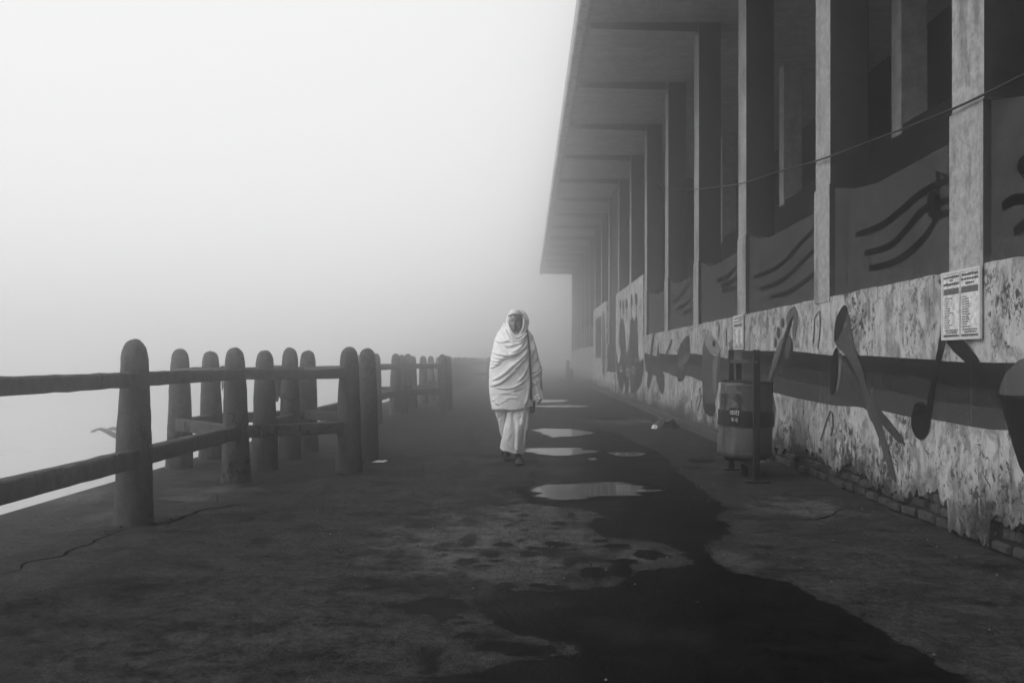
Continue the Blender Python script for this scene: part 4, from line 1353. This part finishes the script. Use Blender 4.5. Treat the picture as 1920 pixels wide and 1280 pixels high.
def walker():
    root = thing('person', 'person in white shawl and hood walking towards the camera along the promenade', 'person', (PX, PY, 0))
    # ---- body under the cloth
    hx, hz = L(966.5, 603)
    headc = (hx, -0.035, hz - 0.004)
    chains = [
        [((0, 0, .93), (.15, .10)), ((0, 0, 1.05), (.125, .09)), ((0, .005, 1.20), (.15, .10)), ((0, .01, 1.335), (.14, .085)), ((0.002, .012, 1.41), .058), ((hx, 0.006, 1.47), .055)],
        [((0, .01, 1.335), (.14, .085)), ((-.155, .01, 1.355), .055), ((-.215, .00, 1.10), .044), ((-.17, -.11, .98), .038), ((-.08, -.15, 1.03), .026)],
        [((0, .01, 1.335), (.14, .085)), ((.155, .01, 1.355), .055), ((.225, .035, 1.09), .044), ((.255, -.03, .92), .036), ((.272, -.06, .80), .026)],
        [((0, 0, .93), (.15, .10)), ((-.085, 0, .86), .085), ((-.10, .07, .50), .056), ((-.105, .22, .36), .055), ((-.107, .43, .165), .036), ((-.107, .42, .105), .036), ((-.107, .34, .045), (.045, .026)), ((-.107, .28, .03), (.042, .016))],
        [((0, 0, .93), (.15, .10)), ((.085, 0, .86), .085), ((.055, -.09, .49), .056), ((.045, -.06, .33), .054), ((.036, -.02, .10), .034), ((.036, .02, .05), .034), ((.036, -.09, .052), (.042, .026)), ((.038, -.165, .036), (.044, .016))],
    ]
    # toes
    for fx, fy, fz in ((-.107, .28, .03), (.038, -.165, .036)):
        for k in range(5):
            xk = fx + (k - 2) * 0.017
            chains.append([((fx, fy, fz), (.042, .016)), ((xk, fy - .030 + 0.004 * abs(k - 1), fz - .006), .009), ((xk, fy - .050 + 0.006 * abs(k - 1), fz - .010), .008)])
    chains += hand_chains((.272, -.06, .80), (0.12, -0.10, -1), (-1, -0.2, 0), 1.0, 0.55, 1)
    chains += hand_chains((-.08, -.15, 1.03), (0.8, -0.1, 0.5), (0, 1, -.2), 1.0, 0.5, -1)
    me = skin_body(chains, 'body', [head_shape(headc, 0.074, 0.097, 0.128, R(-6), 0)], 0.005)
    me.materials.append(M_SKIN); me.materials.append(M_BROW); me.materials.append(M_LIP)
    w, h = 0.074, 0.128
    mi = []
    for p in me.polygons:
        c = p.center
        ax, az = (c.x - headc[0] - 0.006) / w, (c.z - headc[2]) / h
        k = 1 if c.z < 0.24 else 0
        if c.y < headc[1] - 0.055 and p.normal.y < 0:
            bz = 0.195 + 0.03 * math.sin(min(1, abs(ax) / 0.66) * math.pi) - 0.16 * max(0, abs(ax) - 0.45)
            if 0.13 < abs(ax) < 0.68 and abs(az - bz) < 0.040 - 0.035 * max(0, abs(ax) - 0.35): k = 1              # brows
            elif ((abs(ax) - 0.40) / 0.19) ** 2 + ((az - 0.03) / 0.045) ** 2 < 1: k = 1                            # eyes and lashes
            elif (ax / 0.30) ** 2 + ((az + 0.52) / 0.055) ** 2 < 1: k = 2                                         # lips
            elif az < -0.66 + 0.25 * ax * ax or (abs(ax) > 0.72 and az < -0.25): k = 2                            # beard shadow
        mi.append(k)
    me.polygons.foreach_set('material_index', mi)
    link('body', me, root)

    # ---- cloth, lofted round the body with folds traced in front view
    def zf(l): return [L(900 + x / 9.846, 560 + y / 9.846) for x, y in l]
    def zg(l): return [L(900 + x / 6.095, 680 + y / 6.095) for x, y in l]
    def fold_fn(folds):
        prep = []
        for pts, A, wd in folds:
            p = np.array(catmull(pts, 5, False))
            prep.append((p, A, wd))
        def f(x, z):
            """x, z arrays -> displacement array"""
            d = np.zeros(len(x))
            Q = np.stack([x, z], 1)
            for p, A, wd in prep:
                lo, hi = p.min(0) - 6 * wd, p.max(0) + 6 * wd
                sel = np.nonzero((Q[:, 0] > lo[0]) & (Q[:, 0] < hi[0]) & (Q[:, 1] > lo[1]) & (Q[:, 1] < hi[1]))[0]
                if not len(sel): continue
                e = p[1:] - p[:-1]
                wv = Q[sel][:, None, :] - p[None, :-1, :]
                t = np.clip((wv * e[None]).sum(2) / np.maximum((e * e).sum(1), 1e-12)[None], 0, 1)
                pr = wv - t[..., None] * e[None]
                ds = np.hypot(pr[..., 0], pr[..., 1])
                k = ds.argmin(1)
                ar = np.arange(len(sel))
                dist = ds[ar, k]
                wk = wv[ar, k]; ek = e[k]
                s = np.where(ek[:, 0] * wk[:, 1] - ek[:, 1] * wk[:, 0] > 0, dist, -dist)
                u = (k + t[ar, k]) / len(e)
                taper = np.minimum(1, np.minimum(4.0 * u + 0.25, 4.0 * (1 - u) + 0.25))
                wd_ = wd * (0.75 + 0.5 * u)
                crest = np.where(s < 0, np.exp(-(np.abs(s) / (0.75 * wd_)) ** 1.5), np.exp(-np.abs(s) / (1.9 * wd_)))
                crest = crest - 0.35 * np.exp(-((-s - 1.7 * wd_) / wd_) ** 2)
                d[sel] += np.where(dist < 5 * wd, 1.5 * A * taper * crest, 0)
            return d
        return f
    def loft(name, left, right, yc, df, db, zt, zb, nz, nth, folds, mat, hem=None, pw=0.8, back_amp=0.008, thick=0.008, wob=0.004, seed=0.0):
        """left/right: (z, x) tables; yc, df, db: (z, value) tables of centre, front and back depth; hem(x) gives the lower edge"""
        rng = random.Random(int(seed * 10) + 5)
        zlo, zhi = zb, zt
        for _ in range(26):
            z0_ = rng.uniform(zlo, zhi); xl_, xr_ = interp(left, z0_), interp(right, z0_)
            x0_ = rng.uniform(xl_, xr_); ln_ = rng.uniform(.04, .14); an_ = rng.gauss(0.55, 0.5) if name.startswith('shawl') else rng.gauss(1.45, 0.25)
            folds = folds + [([(x0_, z0_), (x0_ + .5 * ln_ * math.cos(an_), z0_ + .5 * ln_ * math.sin(an_) + rng.uniform(-.012, .012)), (x0_ + ln_ * math.cos(an_), z0_ + ln_ * math.sin(an_))], rng.uniform(.002, .006) * rng.choice((1, 1, -1)), rng.uniform(.005, .010))]
        fn = fold_fn(folds)
        vs, fs = [], []
        raw = []
        for j in range(nz + 1):
            t = j / nz
            for i in range(nth):
                th = 2 * math.pi * i / nth
                cs, sn = math.cos(th), math.sin(th)
                zz = zt + (zb - zt) * t
                for _ in range(2 if hem else 1):
                    xl, xr = interp(left, zz), interp(right, zz)
                    cx, a = (xl + xr) / 2, (xr - xl) / 2
                    ux = math.copysign(abs(cs) ** pw, cs)
                    x = cx + a * ux
                    if hem: zz = zt + (hem(x) - zt) * t
                uy = math.copysign(abs(sn) ** pw, sn)
                dfz = interp(df, zz)
                y = interp(yc, zz) + (interp(db, zz) if uy > 0 else dfz) * uy
                raw.append((x, y, zz, cs, sn, uy, a, dfz, th))
        fd = fn(np.array([r[0] for r in raw]), np.array([r[2] for r in raw]))
        for (x, y, zz, cs, sn, uy, a, dfz, th), fv in zip(raw, fd):
            frontness = max(0.0, -uy)
            disp = 0.0
            if frontness > 0.02:
                disp += fv * min(1, frontness * 2.2)
            if uy > -0.2:
                disp += back_amp * math.sin(th * 7 + 2.5 * math.sin(zz * 5) + seed) * min(1, (uy + 0.2))
            disp += wob * mnoise.noise((x * 7 + seed, y * 7, zz * 7)) + 0.35 * wob * mnoise.noise((x * 22, y * 22, zz * 22 + seed))
            nx_, ny_ = cs / max(a, .03), sn / max(dfz, .03)
            ln = math.hypot(nx_, ny_) or 1
            vs.append((x + nx_ / ln * disp * 0.6, y + ny_ / ln * disp, zz))
        for j in range(nz):
            for i in range(nth):
                i2 = (i + 1) % nth
                fs.append((j * nth + i, (j + 1) * nth + i, (j + 1) * nth + i2, j * nth + i2))
        o = mesh_obj(name, vs, fs, mat, root, None, True)
        s = o.modifiers.new('thick', 'SOLIDIFY'); s.thickness = thick; s.offset = 1
        return o
    def T(pairs):   # pixel silhouette -> (z, x) table ascending in z
        return sorted([(L(px, py)[1], L(px, py)[0]) for px, py in pairs])
    # lower wrap, rear leg piece then front drape
    loft('loincloth_fold',
         T([(927, 740), (929, 765), (930, 778), (934, 790), (936, 802), (937, 812), (941, 824), (944, 835)]),
         T([(975, 740), (966, 770), (962, 790), (960, 824), (962, 835)]),
         [(0, .30), (.27, .27), (.62, .08), (.9, .0)], [(0, .07), (.27, .08), (.62, .10)], [(0, .10), (.3, .11), (.62, .11)],
         L(0, 742)[1], L(0, 824)[1], 50, 72,
         [(zg([(310, 510), (260, 620), (222, 665)]), .014, .010), (zg([(240, 660), (235, 740), (250, 810)]), .012, .009), (zg([(290, 520), (275, 640), (262, 800)]), .010, .010)],
         M_CLOTH2, hem=lambda x: L(0, 822)[1] + 0.10 * max(0, x + .10), seed=3)
    lo = [(zg([(350, 515), (325, 650), (292, 800), (250, 950)]), .024, .014), (zg([(385, 520), (378, 600), (380, 740)]), -.014, .012),
          (zg([(430, 640), (432, 800), (425, 1000)]), .015, .016), (zg([(545, 560), (520, 760), (490, 1010)]), .012, .012),
          (zg([(470, 540), (485, 620), (470, 700)]), .008, .012), (zg([(440, 600), (470, 610)]), .008, .008), (zg([(330, 900), (400, 960), (460, 990)]), .008, .012),
          (zg([(300, 560), (285, 700), (262, 860)]), -.012, .012)]
    xlh, xrh = L(939, 838)[0], L(981, 851)[0]
    def hem_main(x):
        t = min(1, max(0, (x - xlh) / (xrh - xlh)))
        return L(0, 839 + 11 * t ** 0.7)[1] + 0.004 * math.sin(x * 60)
    loft('lower_wrap',
         T([(938, 740), (952, 762), (951, 780), (945, 810), (939, 838), (938, 852)]),
         T([(994, 740), (994, 765), (992, 780), (988, 815), (984, 835), (981, 851)]),
         [(0, .0), (.12, .0), (.4, -.03), (.65, -.01), (.9, 0)], [(0, .13), (.12, .135), (.4, .14), (.65, .13), (.9, .12)], [(0, .16), (.3, .15), (.65, .12)],
         L(0, 742)[1], L(0, 846)[1], 90, 110, lo, M_CLOTH2, hem=hem_main, seed=9, back_amp=.016)
    # the shawl
    up = [(zf([(300, 790), (400, 805), (560, 775), (700, 740), (800, 690)]), .012, .012),
          (zf([(420, 850), (560, 880), (680, 830), (780, 760), (850, 650)]), .017, .012),
          (zf([(560, 1000), (660, 970), (740, 900), (800, 800), (840, 690)]), .015, .010),
          (zf([(270, 1000), (390, 1030), (520, 1045), (640, 1020), (760, 950), (860, 860)]), .020, .012),
          (zf([(270, 1085), (400, 1100), (540, 1065), (700, 1000)]), .014, .010),
          (zf([(195, 1130), (330, 1155), (480, 1100)]), .013, .010),
          (zf([(230, 1190), (320, 1205), (400, 1165)]), .011, .009),
          (zf([(540, 1280), (680, 1180), (800, 1060), (870, 950)]), .014, .010),
          (zf([(640, 1290), (760, 1180), (850, 1070), (890, 960)]), .013, .010),
          (zf([(300, 790), (420, 900), (560, 1000)]), -.010, .014),
          (zf([(500, 690), (545, 770), (620, 750)]), .010, .010),
          (zf([(380, 560), (420, 660), (500, 740)]), .012, .016),
          (zg([(160, 195), (260, 140), (400, 20)]), .017, .012),
          (zg([(125, 262), (230, 228), (330, 150), (460, 10)]), .016, .012),
          (zg([(430, 215), (490, 150), (530, 60), (548, 0)]), .012, .011),
          (zg([(190, 280), (330, 285), (430, 255), (520, 180)]), .011, .011),
          (zg([(150, 405), (215, 465)]), .010, .012),
          (zg([(515, 480), (543, 350), (553, 200), (560, 40)]), .018, .012),
          (zg([(600, 470), (612, 400), (592, 300), (575, 200)]), .012, .010),
          (zg([(240, 345), (330, 340), (410, 350)]), .006, .010), (zg([(300, 400), (380, 390), (440, 405)]), .005, .009),
          (zg([(360, 320), (440, 290), (490, 270)]), .008, .010), (zg([(140, 60), (230, 10)]), .010, .011)]
    hemz = lambda x: L(0, 766)[1] + 0.020 * math.exp(-((x - 0.16) / 0.05) ** 2) + (0.012 if x > 0.02 else 0.0) * min(1, max(0, (x - .02) / .1)) + 0.004 * math.sin(x * 31)
    shawl = loft('shawl',
         T([(949, 598), (945, 606), (940, 616), (933, 626), (929, 636), (926, 650), (922, 668), (919, 690), (918, 715), (919, 735), (921, 752), (924, 768), (924, 790)]),
         T([(984, 598), (985, 612), (987, 622), (993, 632), (996, 660), (997, 690), (997, 720), (998, 745), (999, 768), (999, 790)]),
         [(.5, 0), (1.2, 0.0), (1.36, .02), (1.42, .035), (1.6, .05)],
         [(.5, .175), (.62, .18), (.9, .19), (1.1, .19), (1.25, .17), (1.34, .14), (1.39, .10), (1.44, .065), (1.5, .03), (1.6, .02)],
         [(.5, .16), (.9, .15), (1.2, .14), (1.33, .12), (1.42, .09), (1.6, .075)],
         L(0, 606)[1], L(0, 767)[1], 150, 170, up, M_CLOTH, hem=hemz, seed=1)
    # drape over the arm at the right of the picture
    sl = [(zf([(920, 1190), (945, 1080), (975, 960), (985, 850)]), .012, .010), (zf([(1000, 1180), (1030, 1080), (1020, 960), (970, 760)]), .012, .012),
          (zg([(580, 165), (640, 135), (695, 70)]), .016, .009), (zg([(592, 215), (640, 235), (600, 160)]), .010, .008), (zg([(600, 210), (650, 300), (690, 430)]), .014, .010),
          (zg([(585, 120), (640, 90), (690, 20)]), .012, .010), (zg([(575, 260), (610, 370), (650, 430)]), .010, .010), (zg([(690, 330), (705, 400), (715, 430)]), .010, .008)]
    xa, xb = L(994, 752)[0], L(1019, 746)[0]
    loft('shawl_sleeve',
         T([(978, 618), (984, 630), (987, 660), (989, 700), (990, 730), (993, 752)]),
         T([(987, 618), (996, 626), (1003, 645), (1010, 675), (1015.5, 692), (1014.5, 705), (1014, 720), (1017, 738), (1019, 750)]),
         [(.6, -.03), (.8, -.02), (1.1, .03), (1.42, .02)], [(.6, .07), (.8, .085), (1.1, .10), (1.3, .085), (1.42, .05)], [(.6, .06), (1.1, .09), (1.42, .05)],
         L(0, 619)[1], L(0, 751)[1], 110, 80, sl, M_CLOTH, hem=lambda x: L(0, 752)[1] + 0.03 * max(0, (x - xa) / (xb - xa)), seed=5)
    # hood round the face
    cx, cz = L(969.5, 604)
    vs, fs = [], []
    nb, na = 96, 40
    rim = []
    for j in range(na + 1):
        for i in range(nb):
            be = 2 * math.pi * i / nb
            sb, cb = math.sin(be), math.cos(be)
            down = max(0, -sb)
            a0 = R(40 + 6 * max(0, sb)) + R(44) * down ** 2.0
            al = a0 + (math.pi - a0) * (j / na) ** 1.1
            rx = 0.118 + (0.004 if cb > 0 else -0.004)
            rz = 0.142 if sb > 0 else 0.155
            x = cx + rx * math.sin(al) * cb * (1 - 0.10 * down) - 0.010 * math.cos(al)
            z = cz + rz * math.sin(al) * sb - 0.012 * max(0, -math.cos(al))
            y = -0.118 * math.cos(al) if al < math.pi / 2 else -0.135 * math.cos(al)
            y += 0.030
            fl = 0.007 * math.sin(3.2 * math.degrees(al) / 10 + 1.6 * sb + cb) * min(1, j / 5) + 0.006 * mnoise.noise((x * 14, y * 14, z * 14))
            # corner of the cloth poking out at the top left, crease across the crown
            fl += 0.014 * math.exp(-(((be - R(148)) / 0.26) ** 2)) * math.exp(-((al - R(52)) / 0.25) ** 2)
            fl -= 0.010 * math.exp(-(((al - R(62) - 0.1 * math.sin(be * 2)) / 0.09) ** 2)) * (1 if sb > -0.3 else 0)
            nrm = Vector((math.sin(al) * cb, -math.cos(al), math.sin(al) * sb))
            p = Vector((x, y, z)) + nrm * fl
            vs.append(tuple(p))
            if j == 0: rim.append(p)
    for j in range(na):
        for i in range(nb):
            i2 = (i + 1) % nb
            fs.append((j * nb + i, j * nb + i2, (j + 1) * nb + i2, (j + 1) * nb + i))
    o = mesh_obj('hood', vs, fs, M_CLOTH, root, None, True)
    s = o.modifiers.new('thick', 'SOLIDIFY'); s.thickness = 0.007; s.offset = 0
    mb = MB(); mb.tube(rim + rim[:1], 0.0065, 8, cap=False); mb.build('hood_hem', M_CLOTH, root, None, True)
    # cap band inside the hood, across the brow
    mb = MB()
    bp = []
    for k in range(25):
        a = R(-98 + 196 * k / 24)
        bp.append((headc[0] + 0.077 * math.sin(a), headc[1] - 0.089 * math.cos(a), headc[2] + 0.080 - 0.018 * abs(math.sin(a)) ** 2))
    vs, fs = [], []
    for (x, y, z) in bp:
        for q_ in range(5):
            t = q_ / 4
            kx = 1 - 0.35 * t ** 2
            vs.append((headc[0] + (x - headc[0]) * kx, headc[1] + (y - headc[1]) * kx, z + 0.055 * t))
    for k in range(24):
        for q_ in range(4):
            fs.append((k * 5 + q_, (k + 1) * 5 + q_, (k + 1) * 5 + q_ + 1, k * 5 + q_ + 1))
    o = mesh_obj('cap', vs, fs, M_CLOTH2, root, None, True)
    s = o.modifiers.new('thick', 'SOLIDIFY'); s.thickness = 0.006; s.offset = 1
    # rolls of cloth crossing under the chin to the shoulder
    def roll(pts, r):
        path = []
        for (px, py, y) in pts:
            x, z = L(px, py); path.append((x, y, z))
        path = catmull(path, 6, False)
        n_ = len(path)
        mb = MB(); mb.tube(path, [r * (0.08 + 0.92 * math.sin(math.pi * (k + .5) / n_) ** 0.7) for k in range(n_)], 10); mb.build('scarf_roll', M_CLOTH, root, None, True)
    roll([(951, 596, -.03), (954, 611, -.086), (958, 622, -.105), (965, 631, -.122), (975, 632, -.122), (985, 621, -.06), (986, 608, .02)], .017)
    roll([(950, 608, -.03), (957, 626, -.125), (966, 638, -.142), (976, 638, -.135), (987, 626, -.075), (990, 614, .02)], .018)
    roll([(946, 616, -.01), (955, 634, -.13), (966, 645, -.155), (978, 641, -.140), (990, 628, -.04)], .016)
    roll([(981, 584, .0), (982, 605, -.085), (980, 618, -.10), (972, 630, -.10)], .012)
    # sandals
    for (fx, fy, fz, tilt) in ((-.107, .36, .018, R(24)), (.037, -.075, .010, 0)):
        mb = MB()
        out = [(-.036, -.145), (-.046, -.10), (-.045, -.03), (-.034, .04), (-.034, .10), (-.018, .135), (.018, .135), (.034, .10), (.034, .04), (.045, -.03), (.046, -.10), (.030, -.155), (-.01, -.165)]
        out = catmull(out, 3)
        nn = len(out)
        v = [(x, y, -.012) for x, y in out] + [(x, y, .006) for x, y in out]
        mb.face_block(v, [tuple(range(nn))[::-1], tuple(range(nn, 2 * nn))] + [(k, (k + 1) % nn, nn + (k + 1) % nn, nn + k) for k in range(nn)])
        arc = [(-.047, -.055, .0), (-.044, -.06, .032), (-.02, -.065, .054), (.02, -.065, .054), (.044, -.06, .032), (.047, -.055, .0)]
        for dy in (0, .018, .036):
            mb.tube([(a, b + dy, c + dy * .25) for a, b, c in catmull(arc, 3, False)], .009, 6)
        o = mb.build('sandal', M_SANDAL, root, (fx, fy, fz + 0.004 + (0.055 if tilt else 0)), False)
        o.rotation_euler = (tilt, 0, 0)
    # ---- bag with its strap over the shoulder: carried, so a thing of its own
    bag = thing('shoulder_bag', 'black shoulder bag on a thin strap worn by the walking person', 'bag', (PX + .19, PY, .55))
    strap = []
    for (px, py, y) in ((980, 612, .08), (985, 616, .0), (988.5, 622, -.07), (991, 640, -.125), (993, 660, -.15), (994, 685, -.165), (995, 705, -.17), (996, 722, -.165), (995, 745, -.12), (993, 762, -.05)):
        x, z = L(px, py); strap.append((x - .19, y, z - .55))
    st = catmull(strap, 5, False)
    vs, fs = [], []
    for i, (x, y, z) in enumerate(st):
        vs += [(x - .011, y, z), (x + .011, y - .002, z), (x + .011, y - .006, z), (x - .011, y - .004, z)]
    for i in range(len(st) - 1):
        for k in range(4): fs.append((i * 4 + k, i * 4 + (k + 1) % 4, (i + 1) * 4 + (k + 1) % 4, (i + 1) * 4 + k))
    mesh_obj('strap', vs, fs, M_STRAP, bag)
    mb = MB(); mb.box(-.075, .025, -.05, .14, .0, .20)
    b = mb.build('pouch', M_STRAP, bag); bevel(b, .03, 3)
    return root
walker()

def bather():
    """someone standing in the river, both arms stretched out to the left"""
    bx, by = -6.92, 15.0
    root = thing('person', 'person standing in the river behind the thick railing post, only outstretched arms showing', 'person', (bx, by, -1.62))
    def A(px, py, dy=0.0):
        k = FPX / (by + dy)
        return ((px - VX) / k - bx, dy, CAM_H - (py - VY) / k + 1.62)
    sh = 1.40
    ch = [
        [((0, 0, .92), (.14, .10)), ((0, 0, 1.06), (.12, .09)), ((0, 0, 1.22), (.145, .10)), ((0, 0, 1.36), (.13, .085)), ((-.005, 0, 1.44), .055), ((-.01, 0, 1.52), .055)],
        [((0, 0, .92), (.14, .10)), ((.09, .02, .85), .085), ((.09, .02, .48), .056), ((.09, .04, .09), .036), ((.0, .03, .03), (.04, .02))],
        [((0, 0, .92), (.14, .10)), ((.02, -.09, .85), .085), ((.0, -.10, .48), .056), ((.02, -.08, .09), .036), ((-.08, -.1, .03), (.04, .02))],
        [((0, 0, 1.36), (.13, .085)), ((-.02, -.16, 1.37), .055), (A(213, 815, -.15), .052), (A(191, 803.5, -.15), .036)],
        [((0, 0, 1.36), (.13, .085)), ((-.02, .16, 1.37), .055), (A(228, 806, .2), .050), (A(213, 802, .2), .034)],
    ]
    ch += hand_chains(A(191, 803.5, -.15), (-1, 0, -0.15), (0, 0, -1), 1.3, 0.3, 1)
    ch += hand_chains(A(213, 802, .2), (-1, 0, -0.22), (0, 0, -1), 1.3, 0.3, -1)
    hv, hf = head_shape((0, 0, 0), 0.074, 0.096, 0.125)
    rot = Matrix.Rotation(R(-90), 3, 'Z')
    hv = [tuple(rot @ Vector(p) + Vector((-.015, 0, 1.60))) for p in hv]
    me = skin_body(ch, 'body', [(hv, hf)], 0.008)
    me.materials.append(plain('wet_dark_skin', 0.06, 0.5))
    link('body', me, root)
    bm = bmesh.new(); bmesh.ops.create_uvsphere(bm, u_segments=24, v_segments=14, radius=1)
    for v in bm.verts:
        v.co = Vector((v.co.x * .099 + .012, v.co.y * .081, v.co.z * .10 + 1.645))
    bmesh.ops.delete(bm, geom=[v for v in bm.verts if v.co.z < 1.60 and v.co.x < 0.03], context='VERTS')
    m2 = bpy.data.meshes.new('hair'); bm.to_mesh(m2); bm.free(); m2.materials.append(M_BROW)
    link('hair', m2, root)
    mb = MB(); mb.lathe([(.165, .62), (.17, .75), (.168, .88), (.15, 1.0), (.142, 1.02)], 30)
    o = mb.build('loincloth', M_RAG, root, None, True)
    o.scale = (1, 0.85, 1)
bather()

# ================================================================== the fog itself
mb = MB(); mb.box(-195, 195, -65, 245, -3.9, 7.4)
haze = mb.build('haze')
vm = bpy.data.materials.new('fog')
vm.use_nodes = True
vn, vl = vm.node_tree.nodes, vm.node_tree.links
vn.clear()
vo = vn.new('ShaderNodeOutputMaterial')
pv = vn.new('ShaderNodeVolumePrincipled')
pv.inputs['Color'].default_value = (0.97, 0.97, 0.97, 1)
pv.inputs['Density'].default_value = FOG_DENSITY
pv.inputs['Anisotropy'].default_value = 0.935
vl.new(pv.outputs[0], vo.inputs['Volume'])
haze.data.materials.append(vm)
haze.visible_shadow = True
tag(haze, kind='stuff')
